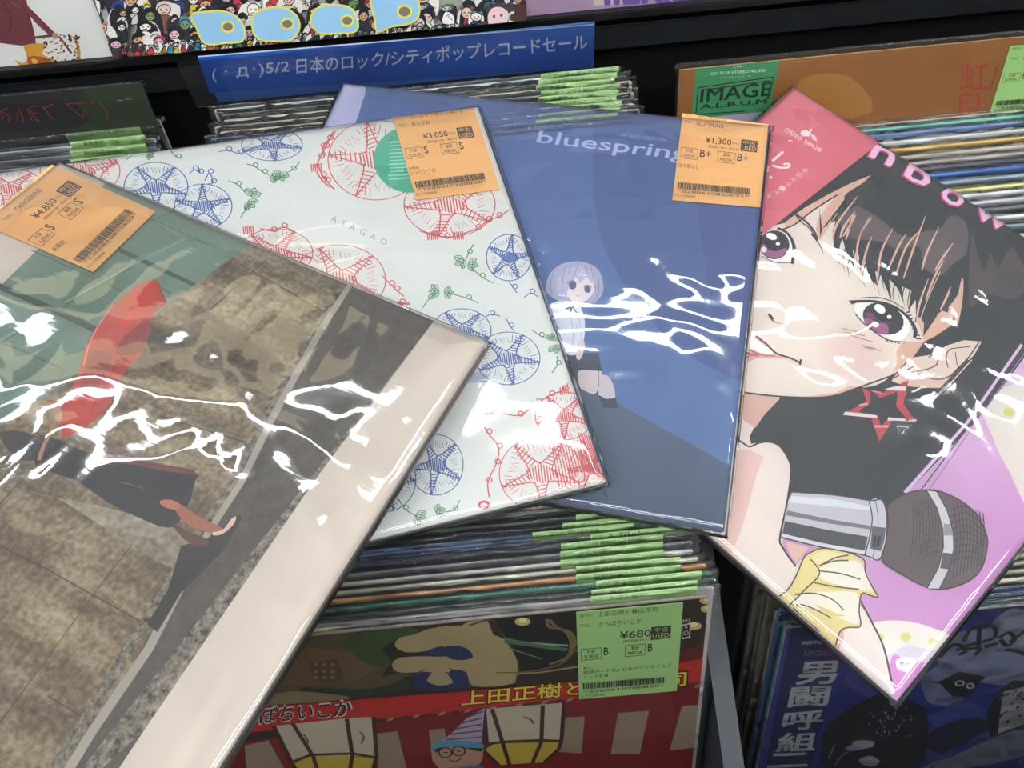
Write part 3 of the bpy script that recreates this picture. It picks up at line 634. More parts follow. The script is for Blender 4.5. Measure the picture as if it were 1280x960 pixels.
# ear
A.poly(G((775, 690), (800, 650), (860, 600), (930, 590), (985, 555), (1050, 535), (1118, 540), (1090, 590), (1040, 640), (975, 718), (900, 715), (850, 712), (800, 700)), '#d4bfb2')
A.poly(G((800, 695), (870, 650), (960, 690), (1030, 640), (975, 718), (850, 712)), '#cfae9f')
A.up(); A.line(EE((555, 505), (590, 495), (640, 485), (680, 465), (690, 430), (680, 410)), 1.3, '#3b2e30'); A.line(EE((565, 508), (620, 525), (690, 538), (750, 520), (790, 480), (840, 430), (895, 350)), 1.5, '#3b2e30')
A.line(EE((740, 480), (730, 430), (745, 390), (790, 380), (850, 375)), 1.2, '#3b2e30'); A.line(EE((775, 400), (785, 470)), 1, '#3b2e30'); A.line(EE((470, 530), (570, 470)), 1.4, '#3b2e30'); A.line(EE((455, 535), (530, 455)), 1.6, '#3b2e30'); A.line(EE((640, 430), (740, 360), (780, 350)), 1.2, '#3b2e30')
A.line(EE((700, 590), (840, 440)), 3, '#3a3034', 0); A.line(EE((722, 590), (858, 440)), 1.2, '#d9c0b4', 0)
# fringe
SK = '#cda491'
lower = G((562, 80), (550, 120), (556, 190), (574, 244), (575, 180), (588, 150), (600, 190), (632, 262), (628, 190), (650, 210), (657, 292), (672, 225), (690, 300), (722, 328), (712, 270), (735, 290), (775, 384), (765, 300), (800, 340), (818, 388), (815, 330), (850, 345), (838, 425), (866, 380), (868, 440), (862, 470), (900, 420), (896, 520), (940, 455), (960, 420), (990, 430), (1000, 360), (1045, 290), (1040, 430), (1120, 470), (1400, 440))
A.poly(D((765, 575), (700, 640), (620, 720), (540, 800), (470, 890), (455, 950)) + G((500, 30), (510, 110)) + lower + [(1500, 420), (1300, 290), (1106, 172)], '#222428')
hl = '#564a4c'
A.poly(D((560, 820), (620, 790), (680, 760), (760, 800), (820, 840), (850, 900), (780, 960), (640, 950), (600, 900)), hl, 3)
A.poly(G((600, 60), (660, 40), (740, 80), (800, 130), (860, 140), (900, 120), (960, 110), (1000, 60), (1060, 90), (1060, 200), (1000, 250), (960, 290), (900, 260), (880, 180), (800, 190), (740, 160), (660, 150), (610, 110)), hl, 3)
A.poly(G((1080, 130), (1100, 200), (1130, 270), (1150, 200), (1180, 260), (1230, 180), (1270, 240), (1290, 320), (1240, 380), (1140, 360), (1070, 400)), '#43393d', 3)
A.poly(D((600, 700), (680, 640), (760, 600), (800, 660), (740, 740), (640, 760)), '#2c2b30', 3)
A.up()
for a in ([(530, 960), (560, 860), (680, 700)], [(575, 950), (600, 880), (665, 790)], [(610, 960), (640, 860), (662, 795)], [(690, 960), (710, 900), (768, 825)], [(455, 960), (520, 850), (560, 800)]): A.line(D(*a), 2.6, SK, taper=2)
for a in ([(655, 290), (680, 190), (700, 140)], [(720, 320), (735, 200), (780, 110)], [(640, 250), (650, 150), (695, 60)], [(760, 270), (800, 180), (830, 130)], [(820, 300), (860, 180), (905, 60)], [(890, 270), (910, 200), (955, 105)], [(905, 380), (940, 290), (975, 230)], [(870, 470), (880, 400), (915, 300)], [(940, 270), (970, 220), (1010, 165)], [(790, 290), (830, 180), (890, 110)], [(590, 140), (620, 90), (640, 55)], [(960, 420), (985, 370), (1000, 330)]):
    A.line(G(*a), 2.4, SK, taper=2)
for a in ([(1020, 480), (1035, 380), (1045, 300)],): A.line(G(*a), 6, SK, taper=2)
A.up(); A.line(EE((600, 240), (640, 130), (700, 0)), .9, '#c9b3a8'); A.line(D((700, 640), (600, 730), (520, 850)), 1.3, '#131416'); A.line(D((560, 690), (420, 780), (300, 870), (220, 900)), 1.8, '#1a1618')
A.up()
for i in range(16):
    x = 572 + i * 19; y = 250 + i * 11 + (i % 3) * 14; A.line(G((x + 8, y - 90), (x - 2, y - 40), (x + 6, y)), 1.5, '#1d1d20', taper=True)
# brow lines
A.line(D((305, 805), (370, 850), (420, 910), (440, 960)), 2.6, '#3a2e2e'); A.line(D((310, 815), (350, 860), (400, 900), (450, 990)), 1.4, '#3a2e2e'); A.line(G((470, 130), (500, 170), (515, 205)), 2.6, '#3a2e2e', taper=True)
# left eye
A.poly(G((262, 190), (290, 140), (330, 118), (370, 130), (398, 170), (396, 238), (370, 240), (320, 235), (275, 210)), '#e6e2de', 2)
A.poly(ell(*G((328, 172))[0], 19, 18), '#211c20'); A.poly(G((275, 175), (300, 168), (340, 190), (375, 185), (360, 215), (320, 222), (280, 205)), '#8a4f74', 2)
A.poly(ell(*G((330, 160))[0], 13, 12), '#17141a'); A.poly(ell(*G((318, 140))[0], 7, 4, 20), '#f2f0f0'); A.poly(ell(*G((342, 168))[0], 2.6, 2), '#f2f0f0'); A.poly(ell(*G((288, 190))[0], 3.8, 3.6), '#e9dbe6')
A.up(); A.line(G((340, 108), (380, 130), (402, 180), (396, 245)), 3.2, '#17141a'); A.line(G((385, 200), (402, 220)), 2, '#17141a'); A.line(G((355, 112), (395, 145), (412, 190)), 1, '#6b5048'); A.line(G((280, 215), (330, 238), (390, 240)), 1.1, '#3a2a2c')
# right eye
A.poly(G((632, 420), (640, 395), (700, 388), (790, 400), (835, 450), (842, 500), (810, 538), (760, 528), (700, 480), (650, 455)), '#e6e4e0', 2)
A.poly(ell(*EE((415, 235))[0], 26.5, 19, 22), '#211c20'); A.poly(EE((318, 235), (345, 232), (380, 250), (430, 262), (442, 290), (430, 312), (385, 300), (340, 270)), '#8e4a74', 3)
A.poly(EE((322, 205), (370, 210), (400, 250), (460, 262), (430, 250), (380, 240), (330, 225)), '#5a3346', 2)
A.poly(ell(*EE((425, 205))[0], 16, 12, 20), '#17141a'); A.poly(ell(*EE((398, 186))[0], 7.5, 5, 35), '#f4f2f2'); A.poly(ell(*EE((445, 226))[0], 2.8, 2.4), '#f4f2f2'); A.poly(ell(*EE((375, 264))[0], 4.6, 3.4, 15), '#efe2ea')
A.up(); A.line(EE((245, 150), (300, 148), (380, 150), (470, 175), (540, 230), (575, 290), (570, 330)), 3.4, '#17141a'); A.line(EE((255, 160), (310, 145), (360, 152)), 2, '#17141a'); A.line(EE((300, 132), (380, 128), (450, 145), (520, 185)), 1.3, '#6b4038')
for i in range(9): A.line(EE((530 + i * 6, 205 + i * 16), (548 + i * 7, 200 + i * 17)), 1.8, '#17141a', 0)
A.line(EE((275, 210), (330, 270), (400, 320), (450, 345), (530, 352)), 1.4, '#3a2a2c'); 
for i in range(4): A.line(EE((430 + i * 20, 338 + i * 4), (438 + i * 20, 352 + i * 3)), 1.2, '#3a2a2c', 0)
for a in (((208, 283), (285, 300)), ((215, 300), (325, 322)), ((248, 318), (365, 352)), ((308, 368), (378, 385)), ((318, 378), (405, 396))): A.line(EE(*a), .9, '#8c6458', 0)
# nose, mouth
A.up(); A.line(G((306, 436), (320, 458), (335, 468), (362, 474)), 2.2, '#2a2022', taper=True); A.line(G((306, 436), (325, 455)), 3, '#2a2022', 0)
A.poly(G((200, 470), (235, 500), (270, 528), (300, 560), (330, 590), (380, 600), (330, 605), (260, 603), (200, 620)), '#cf9a90', 2)
A.poly(G((200, 500), (235, 515), (270, 540), (310, 570), (325, 588), (280, 585), (230, 565), (200, 570)), '#ece8e4', 2)
A.up(); A.line(G((225, 490), (262, 522), (300, 552), (335, 585), (385, 602), (425, 620)), 2.2, '#2a1c1e'); A.line(G((430, 608), (425, 630)), 2.4, '#2a1c1e', 0); A.line(G((228, 570), (280, 592), (330, 596)), 1.2, '#8c4a48'); A.line(G((230, 590), (270, 592)), 4, '#b86a64')
A.line(G((150, 725), (300, 745), (420, 753), (540, 750), (650, 715), (720, 690), (790, 665)), 2, '#2a2224')
# star earring
A.poly(EE((385, 585), (430, 545), (480, 570), (420, 600)), '#26282c')
star = EE((310, 582), (385, 618), (540, 545), (515, 660), (575, 745), (460, 745), (395, 850), (355, 735), (210, 715), (330, 650))
A.up(); A.line(star, 1.6, '#1c1416', 0, True); A.poly(star, '#a83a42')
A.poly(EE((350, 600), (400, 632), (488, 598), (478, 672), (530, 735), (440, 730), (405, 775), (385, 718), (290, 700), (350, 655)), '#1f2125')
A.poly(EE((225, 700), (382, 718), (385, 732), (212, 716)), '#d9cfcc'); A.poly(EE((440, 728), (520, 735), (535, 748), (436, 744)), '#d9cfcc'); A.poly(EE((420, 588), (480, 572), (530, 575), (526, 596), (440, 592)), '#d9cfcc'); A.poly(EE((365, 768), (445, 768), (438, 780), (369, 780)), '#d58a8c'); A.poly(EE((296, 664), (335, 655), (340, 667), (288, 672)), '#d58a8c'); A.poly(EE((350, 592), (400, 600), (420, 615), (370, 605)), '#c96a6c')
A.up(); [A.line(EE((540 + i * 14, 752), (552 + i * 14, 738)), 1.4, '#d9cfcc', 0) for i in range(3)]
# sleeve frill
A.poly(H((325, 640), (400, 580), (420, 520), (450, 465), (510, 445), (570, 452), (630, 468), (668, 492), (676, 540), (700, 595), (722, 628), (690, 622), (660, 618), (652, 680), (652, 742), (610, 745), (578, 762), (560, 815), (470, 750), (400, 690)), '#d3c184')
A.poly(H((500, 520), (570, 490), (640, 492), (668, 520), (700, 600), (640, 600), (560, 580), (500, 555)), '#dcd6c8', 2); A.poly(H((440, 615), (520, 610), (640, 612), (650, 680), (645, 735), (560, 700), (470, 670), (400, 660)), '#dcd6c8', 2)
A.poly(H((470, 480), (510, 455), (560, 462), (600, 475), (540, 490), (500, 505)), '#dccf9a', 2); A.poly(H((490, 565), (560, 585), (620, 602), (540, 600)), '#cdb873', 2); A.poly(H((480, 655), (560, 690), (600, 700), (540, 700)), '#cdb873', 2)
A.up()
for a in ([(325, 640), (380, 600), (415, 540), (440, 480), (475, 455), (515, 444), (580, 452), (632, 468), (670, 490), (674, 535), (700, 590), (722, 630), (690, 622), (660, 617), (650, 680), (655, 740), (610, 745), (578, 760), (560, 815)], [(465, 485), (500, 540), (440, 605), (385, 660), (360, 655)], [(500, 510), (560, 480), (610, 470)], [(500, 530), (580, 540), (655, 562)],
          [(480, 575), (560, 590), (650, 600)], [(405, 620), (480, 615), (550, 640), (592, 680)], [(398, 662), (440, 660), (500, 685), (545, 710)], [(400, 670), (440, 710), (500, 760)], [(610, 490), (560, 492), (510, 505)]): A.line(H(*a), 1.7, '#4a4036')
# microphone
A.poly(H((395, 230), (560, 240), (690, 262), (700, 330), (690, 400), (670, 470), (500, 438), (355, 402), (370, 310)), '#b7b2b8')
A.poly(H((378, 300), (545, 335), (690, 358), (690, 372), (540, 350), (372, 318)), '#6c666e'); A.poly(H((368, 340), (520, 372), (683, 400), (672, 452), (510, 425), (358, 390)), '#3c3c42'); A.poly(H((358, 388), (510, 424), (672, 455), (670, 470), (500, 440), (355, 402)), '#c9c4c8'); A.poly(H((392, 245), (560, 258), (690, 285), (690, 300), (550, 285), (388, 270)), '#cfd0d4')
A.poly(H((690, 262), (738, 262), (756, 330), (750, 420), (724, 488), (672, 470), (694, 400), (700, 330)), '#bdb9bf', 2)
A.poly(H((700, 360), (752, 366), (745, 420), (732, 455), (692, 445)), '#55525a'); A.poly(H((706, 395), (735, 398), (725, 440), (700, 436)), '#2a282c')
A.up(); A.line(H((395, 230), (560, 242), (690, 262), (738, 262), (756, 330), (750, 430), (724, 488), (670, 470), (500, 438), (355, 402)), 1.6, '#3a3236'); A.line(H((688, 265), (700, 330), (690, 400), (672, 468)), 1.4, '#3a3236'); A.line(H((712, 264), (722, 330), (715, 420), (700, 482)), .9, '#55525a')
head = cr(H((758, 285), (800, 250), (850, 230), (900, 222), (960, 228), (1040, 265), (1100, 320), (1134, 390), (1137, 440), (1120, 510), (1080, 560), (1010, 592), (940, 600), (880, 580), (800, 535), (738, 490), (752, 420), (760, 340)), 3, True)
A.poly(head, '#544749'); A.poly(H((860, 260), (900, 240), (940, 300), (930, 400), (880, 480), (820, 500), (900, 380)), '#54464a', 3); A.poly(H((1010, 260), (1080, 320), (1120, 400), (1110, 470), (1040, 420), (1010, 330)), '#564648', 3)
A.up()
for i in range(9):
    t = i * 24; A.line(H((860 + t * .1, 300 + t), (900 + t * .1, 270 + t), (940 + t * .1, 265 + t)), .6, '#2a2224'); A.line(H((850 + i * 12, 260), (858 + i * 12, 360), (846 + i * 12, 470)), 1, '#332a2c')
    A.line(H((1000, 300 + t), (1060, 285 + t), (1125, 340 + t * .8)), 1, '#2a2224'); A.line(H((1010 + i * 14, 262 + i * 6), (1022 + i * 13, 400), (1006 + i * 13, 560 - i * 6)), 1, '#2a2224')
A.line(head, 1.7, '#2e2628', 0, True)
band = H((905, 222), (945, 228), (985, 300), (1008, 380), (1010, 450), (990, 530), (955, 600), (908, 596), (950, 520), (970, 440), (968, 370), (945, 290))
A.poly(band, '#c3bfc2'); A.poly(H((972, 350), (1005, 355), (1010, 395), (972, 395)), '#8a868a'); A.poly(H((968, 460), (1006, 465), (992, 525), (958, 520)), '#4c484c'); A.up(); A.line(band, 1.6, '#3a3236', 0, True)
# lettering and side strip
for ch, p0, p1, u in (('n', (1086, 196), (1112, 209), (9, -15)), ('b', (1129, 221), (1157, 237), (13, -24)), ('o', (1174, 250), (1200, 262), (7, -17)), ('w', (1216, 271), (1256, 292), (6, -17))):
    A.text(ch, (p0[0] - 2, p0[1] + 1.5), (p1[0] - 1, p1[1] + 1.5), u, '#b03a68', .02); A.text(ch, p0, p1, u, '#e3b3d2', .015)
A.poly([(985, 100), (992, 100), (1106, 174), (950, 297), (780, 440), (640, 470), (600, 430)], '#c2626f')
A.text('STEREO', D((238, 312))[0], D((335, 372))[0], (3, -4.5), '#e8d4d6', .01); A.text('RAM-248', D((355, 385))[0], D((452, 440))[0], (3, -4.5), '#e8d4d6', .01)
A.poly(ell(*D((362, 325))[0], 5.5, 4), '#eadadc'); A.up(); A.line(D((380, 345), (402, 300)), 2, '#eadadc', 0)
A.up(); [A.line(D((392 + i * 8, 330 + i * 14), (428 + i * 4, 348 + i * 12)), 1.4, '#eadadc', 0) for i in range(3)]
A.line(D((168, 492), (232, 437)), 3, '#eadfe0', 0); A.line(D((165, 518), (215, 532), (262, 530), (268, 510), (235, 512)), 2.6, '#eadfe0'); A.line(D((262, 372), (285, 368)), 1.6, '#eadfe0', 0); A.line(ell(*D((158, 590))[0], 1, 1), 2, '#eadfe0', 0, True)
for i, ch in enumerate('君田ギターイト'):
    x, y = D((345 - i * 34, 560 + i * 26))[0]; A.text(ch, (x - 1, y - 1), (x + 5.5, y + 2.5), (3.2, -5), '#dcbcc2')
A.build('cover_print', ani)
# ================================================================== records standing in the bins
def W3(u, v, z):
    d = ray(u, v); return CAM + d * (z / d.z)
def pxW(p):
    c = MW.inverted() @ (Vector(p) - CAM); return (640 + F * c.x / c.z, 480 + F * c.y / c.z)
def lean_frame(x, y, z, lean):
    a = math.radians(lean); return Frame(CAM + Vector((x, y, z)), (1, 0, 0), (0, math.sin(a), math.cos(a)))
def film_front(parent, w_, h, seed, top=.0052, side=.003, amp=.0012, material=None, nx=46, name='clear_sleeve', z=.0016, crumple=0.0):
    """front sheet of the outer bag of a standing record, crumpled where it stands above the cover, folded back over the top"""
    rd = random.Random(seed); v = []; f = []
    ys = [top, top * .6, top * .2, -.003, -.008, -.016, -.03, -.06, -h * .5, -h]
    for j, y in enumerate(ys):
        for i in range(nx + 1):
            x = -side + (w_ + 2 * side) * i / nx
            k = max(0, 1 - max(0, -y) / .03); edge = 1 if y > 0 else 0
            dz = amp * (.4 + noise.noise(Vector((x * 35, y * 60, seed)))) * (.35 + k)
            dz += crumple * noise.noise(Vector((x * 120, y * 260, seed + 5))) * k
            dy = crumple * 1.2 * noise.noise(Vector((x * 90, 0, seed + 8))) * edge
            v.append((x, y + dy, max(z + dz, .0009)))
    n1 = nx + 1
    # back fold
    for yy, zz in ((top * .5, -.004), (-.004, -.0045)):
        for i in range(n1):
            x = -side + (w_ + 2 * side) * i / nx
            v.append((x, yy + crumple * noise.noise(Vector((x * 90, 3, seed))), zz))
    rows = len(ys)
    for j in range(rows - 1):
        for i in range(nx): a = j * n1 + i; f.append((a, a + n1, a + n1 + 1, a + 1))
    b = rows * n1
    for i in range(nx): f.append((i, i + 1, b + i + 1, b + i)); f.append((b + i, b + i + 1, b + n1 + i + 1, b + n1 + i))
    return mesh_obj(name, v, f, material or FILM_STACK, parent, True)
def standing(label, fr, w_, h, board, top_c=None, th=.003, seed=1, group=None, film=True, cat='record', **kw):
    r = empty('record_sleeve', fr.mw, label, cat, group)
    slab('cover', [(0, 0), (w_, 0), (w_, -h), (0, -h)], -th, -.0001, mat('board_%s' % (board,), board, .55, noise_amt=.08, noise_scale=50), r, .0005)
    A = Art(fr, [(0, 0), (w_, 0), (w_, -h), (0, -h)], 0.0, local=False)
    if film: film_front(r, w_, h, seed, **kw)
    return r, A

GREEN = '#a0c580'; GINK = '#2c3a22'
def lighter(h):
    """brighter printing of a sleeve colour, as 0..1 values"""
    return tuple(min(.94, int(h[k:k + 2], 16) / 255 * 1.16 + .04) for k in (1, 3, 5))
def rows_of(specs, z, lean, w_, h, seed0, group, right_x=None, left_x=None, crumple=.0014, th=.0032, drop=0):
    """specs: (u, v of the top edge in the photo, face colour, [bands], tag (u0,u1,text,code), label, x shift)"""
    out = []
    for i, sp in enumerate(specs):
        (u, v), face, bands, tagp, lab, dx = sp[:6]; zz = z - drop * i
        face = lighter(face); bands = [(p, q, t, e, lighter(k)) for p, q, t, e, k in bands]
        y = (W3(u, v, zz) - CAM).y
        x0 = (right_x - w_ if right_x is not None else left_x) + dx
        fr = lean_frame(x0, y, zz, lean)
        r, A = standing(lab, fr, w_, h, face, seed=seed0 + i, group=group, crumple=crumple, th=th)
        A.local = True
        rd = random.Random(seed0 * 31 + i)
        for (a, b, t0, t1, c) in bands: A.poly([(a * w_, -t0), (b * w_, -t0), (b * w_, -t1), (a * w_, -t1)], c)
        A.build('cover_print', r)
        if tagp:
            u0, u1, txt, code = tagp
            lx0 = fr.px(u0, v)[0]; lx1 = lx0 + .0605
            q = [(lx0, .0046), (lx1, .0046), (lx1, -.079), (lx0, -.079)]
            T_ = [('ARTIST:', .02, .13, .015, .04), (txt, .17, .17 + min(.62, .055 * len(txt) * (1.25 if ord(txt[0]) > 255 else .8)), .008, .052), ('TITLE:', .03, .1, .095, .115), (code, .62, .96, .10, .13)]
            label_art(r, fr, q, .0004, GREEN, GINK, dict(text=T_), local=True)
        out.append(r)
    return out

# --- front middle bin: front record with the festival cover
LEAN = 22.5; w_, h = .315, .315
ff = lean_frame(-.216, .1265, -.436, LEAN)
fr0, A = standing('festival scene record with red banner and large green price tag, foremost in middle bin', ff, w_, h, '#9a9284', seed=3, amp=.0006, material=FILM_FLAT, crumple=.0004)
b3 = lambda *p: T(300, 640, 3, p); c3 = lambda *p: T(280, 780, S3, p); d3 = lambda *p: T(660, 780, 1280 / 300, p); e3 = lambda *p: T(620, 620, 1280 / 340, p)
A.poly([(250, 760), (920, 690), (920, 1100), (200, 1100)], '#2e2319')
A.poly(c3((100, 60), (330, 40), (500, 30), (640, 140), (600, 200), (720, 180), (700, 240), (300, 290), (60, 330)), '#56482f')
A.poly(c3((200, 120), (330, 90), (480, 110), (600, 170), (500, 215), (330, 235), (190, 230)), '#6a5138'); A.poly(c3((320, 150), (430, 130), (460, 210), (400, 225), (350, 220)), '#54402c')
for x in range(3):
    for y in range(3): A.poly(ell(*c3((350 + x * 32, 155 + y * 24))[0], 3, 2.2), '#7d6a4a')
A.poly(c3((480, 40), (700, 10), (740, 40), (640, 70), (600, 100), (640, 140), (560, 160), (470, 90)), '#3c4a2c', 2)
A.poly(c3((300, 240), (500, 250), (640, 230), (720, 190), (700, 250), (470, 280), (300, 290)), '#233425', 2)
A.poly(c3((700, 180), (780, 90), (860, 70), (960, 120), (1000, 220), (860, 250), (740, 255)), '#232d55')
A.poly(b3((580, 500), (600, 470), (650, 460), (700, 440), (780, 425), (830, 425), (880, 400), (930, 410), (950, 460), (1000, 480), (1040, 560), (1035, 640), (900, 655), (860, 640), (850, 600), (800, 590), (780, 610), (800, 640), (740, 650), (700, 630), (720, 600), (660, 600), (590, 600), (570, 570), (600, 545), (700, 540), (780, 540), (760, 500), (700, 520), (620, 525)), '#a08f68', 2)
A.poly(b3((760, 510), (800, 500), (850, 510), (875, 545), (820, 555), (780, 545)), '#232d55', 2); A.poly(b3((650, 620), (690, 600), (700, 660), (660, 670)), '#232d55')
A.up(); A.line(b3((860, 425), (950, 405), (1000, 480), (1045, 560), (1035, 640)), 2.5, '#4c4127'); A.line(b3((770, 600), (790, 605), (800, 595), (785, 585)), 1.6, '#2a2420'); A.line(b3((560, 590), (640, 610), (690, 590)), 1.5, '#4c4127')
A.poly(c3((140, 300), (170, 275), (260, 255), (400, 265), (480, 285), (150, 310)), '#7d6c4a', 2)
A.poly(b3((950, 400), (1150, 385), (1260, 370), (1260, 560), (1100, 600), (1050, 590), (1020, 500)), '#141816')
A.poly(b3((1140, 390), (1200, 430), (1250, 430), (1280, 440), (1290, 520), (1240, 560), (1280, 620), (1500, 540), (1700, 300), (1200, 350)), '#1f1811')
A.up(); A.line(b3((990, 475), (1080, 490), (1230, 500)), 3, '#8aa08a'); A.line(b3((1010, 510), (1100, 540), (1130, 550)), 1.6, '#6a8a5a'); A.line(e3((0, 830), (150, 825), (300, 790), (380, 720)), 2, '#6d5a36'); A.line(e3((0, 842), (200, 830), (400, 800)), 2.2, '#a08a62', 0)
A.line(b3((1150, 400), (1160, 430), (1210, 440), (1240, 480), (1230, 540), (1160, 570)), 3.5, '#7a6540'); A.line(e3((250, 580), (290, 620), (350, 640), (370, 700), (320, 780)), 3.5, '#7a6540'); A.line(e3((900, 780), (960, 800), (1000, 800)), 3, '#6d5a36')
for x, y in ((125, 590), (1000, 530), (930, 610), (995, 490)): A.poly(ell(*e3((x, y))[0], 10, 5), '#c8b070'); A.poly(ell(*e3((x, y - 6))[0], 5, 3), '#ecdca8')
A.poly(e3((40, 670), (340, 715), (330, 730), (40, 690)), '#4d6a50'); A.poly(e3((400, 740), (870, 730), (1000, 690), (1000, 800), (860, 800), (400, 850)), '#5e1a14')
# lower scene
A.poly([(280, 930), (560, 890), (720, 872), (900, 840), (900, 1100), (200, 1100)], '#6f1418')
A.poly([(320, 884), (600, 862), (740, 850), (900, 818), (900, 848), (720, 872), (560, 890), (300, 916)], '#a8231c')
for i in range(26):
    x = 470 + i * 16; y = 899 - i * 1.75; A.poly([(x, y), (x + 8, y - 2), (x + 5, y + 2), (x - 3, y + 4)], '#8d8272' if i % 2 else '#3a2a22')
for q in (d3((195, 495), (302, 488), (285, 685), (165, 678)), d3((480, 470), (645, 458), (595, 688), (440, 690)), d3((820, 435), (935, 425), (940, 650), (755, 670)), c3((580, 415), (660, 405), (700, 560), (590, 560)), c3((80, 460), (170, 440), (260, 600), (90, 600)), c3((780, 400), (840, 395), (850, 440), (790, 470))): A.poly(q, '#8c7a66')
def lantern(pts_cream, pts_yel, bars):
    for p in pts_cream: A.poly(p, '#b3a892')
    for p in pts_yel: A.poly(p, '#b09a34')
    A.up()
    for b in bars: A.line(b, 4, '#3a2018', 0)
lantern([c3((190, 385), (470, 355), (570, 350), (580, 500), (320, 505), (260, 520))], [c3((265, 530), (320, 500), (575, 505), (560, 600), (300, 600))],
        [c3((190, 385), (262, 530), (330, 640)), c3((262, 375), (340, 500), (370, 600)), c3((468, 357), (490, 500), (470, 600)), c3((570, 350), (582, 500), (555, 600)), c3((262, 522), (330, 495), (490, 490), (580, 505))])
lantern([b3((915, 735), (1215, 712), (1200, 850), (950, 862), (925, 860))], [b3((912, 890), (955, 865), (1200, 858), (1195, 885), (1140, 935), (970, 945))],
        [b3((915, 735), (925, 860), (912, 890), (970, 945)), b3((945, 735), (985, 862), (1010, 945)), b3((1135, 722), (1130, 858), (1095, 940)), b3((1215, 712), (1205, 855), (1195, 885), (1140, 935)), b3((922, 868), (985, 858), (1130, 852), (1205, 856))])
A.up(); A.line(b3((240, 830), (255, 855), (250, 870)), 1.6, '#4a4038'); A.line(b3((450, 820), (465, 840), (455, 865)), 1.6, '#4a4038'); A.line(b3((1065, 765), (1090, 775), (1100, 790)), 1.8, '#4a4038'); A.line(b3((950, 750), (962, 790)), 1.4, '#4a4038')
# figure with paper hat
A.poly(b3((720, 880), (735, 850), (800, 870), (900, 870), (912, 900), (900, 940), (860, 960), (860, 1000), (760, 1000), (750, 960), (722, 930)), '#a8826c', 2)
A.poly(b3((728, 868), (760, 855), (860, 855), (905, 865), (905, 895), (860, 885), (770, 875), (735, 900)), '#1d1a1c', 2)
A.poly(b3((918, 730), (905, 860), (750, 860), (800, 820), (850, 770)), '#9a93a6')
A.up(); [A.line(b3((770 + i * 18, 850 - i * 20), (905 + i * 1, 840 - i * 24)), 2.4, '#7a3a4c', 0) for i in range(5)]
A.poly(b3((715, 895), (730, 862), (800, 852), (905, 862), (908, 882), (820, 878), (745, 880)), '#4d8aa0', 2)
A.up(); A.line(ell(*b3((770, 898))[0], 8, 6), 1.5, '#1a1616', 0, True); A.line(ell(*b3((820, 893))[0], 8, 6), 1.5, '#1a1616', 0, True); A.line(b3((793, 896), (798, 896)), 1.2, '#1a1616', 0)
A.line(b3((785, 925), (805, 932), (830, 920)), 2, '#6a2a26'); A.line(b3((762, 898), (780, 898)), 1.6, '#1a1616', 0); A.line(b3((812, 893), (828, 893)), 1.6, '#1a1616', 0)
A.poly(b3((780, 955), (900, 945), (980, 1000), (740, 1000)), '#3f6d8c')
# banner lettering
A.text('上田正樹と有山淳司', (576, 882), (858, 856), (1, -20), '#241005', .05); A.text('上田正樹と有山淳司', (577, 881), (857, 855.5), (1, -18), '#d8c63c', .015)
A.text('ぼちぼちいこか', (277, 908), (439, 893), (2, -21), '#cfc8be', .06); A.text('ぼちぼちいこか', (278, 907), (438, 892.5), (2, -19), '#15110f', .02)
A.poly(e3((872, 600), (915, 592), (912, 662), (872, 668)), '#cfcac4'); A.poly(e3((876, 606), (910, 598), (907, 656), (876, 662)), '#17130f'); A.text('003', e3((872, 592))[0], e3((912, 586))[0], (0, -4), '#cfcac4'); A.text('4', e3((885, 620))[0], e3((900, 617))[0], (0, -4), '#cfcac4'); A.text('の', e3((880, 652))[0], e3((904, 648))[0], (0, -6), '#cfcac4')
A.build('cover_print', fr0)
label_art(fr0, ff, [(720, 764), (853.5, 752), (845.5, 862), (724, 872.5)], .0006, GREEN, GINK, dict(
    text=[('ARTIST:', .03, .15, .03, .055), ('上田正樹と有山淳司', .20, .76, .015, .065), ('TITLE:', .03, .12, .135, .16), ('ぼちぼちいこか', .20, .62, .12, .175), ('歌なし', .05, .16, .61, .645), ('歌詞カード欠A 日本のラグタイムブ', .05, .93, .655, .70), ('ルース名盤', .05, .30, .71, .75)],
    price='¥680', tax='(税抜¥618・税62)', sleeve='B', media='B', pricex=.41, foot='なぞ1/GREEN'), lift=.0003)

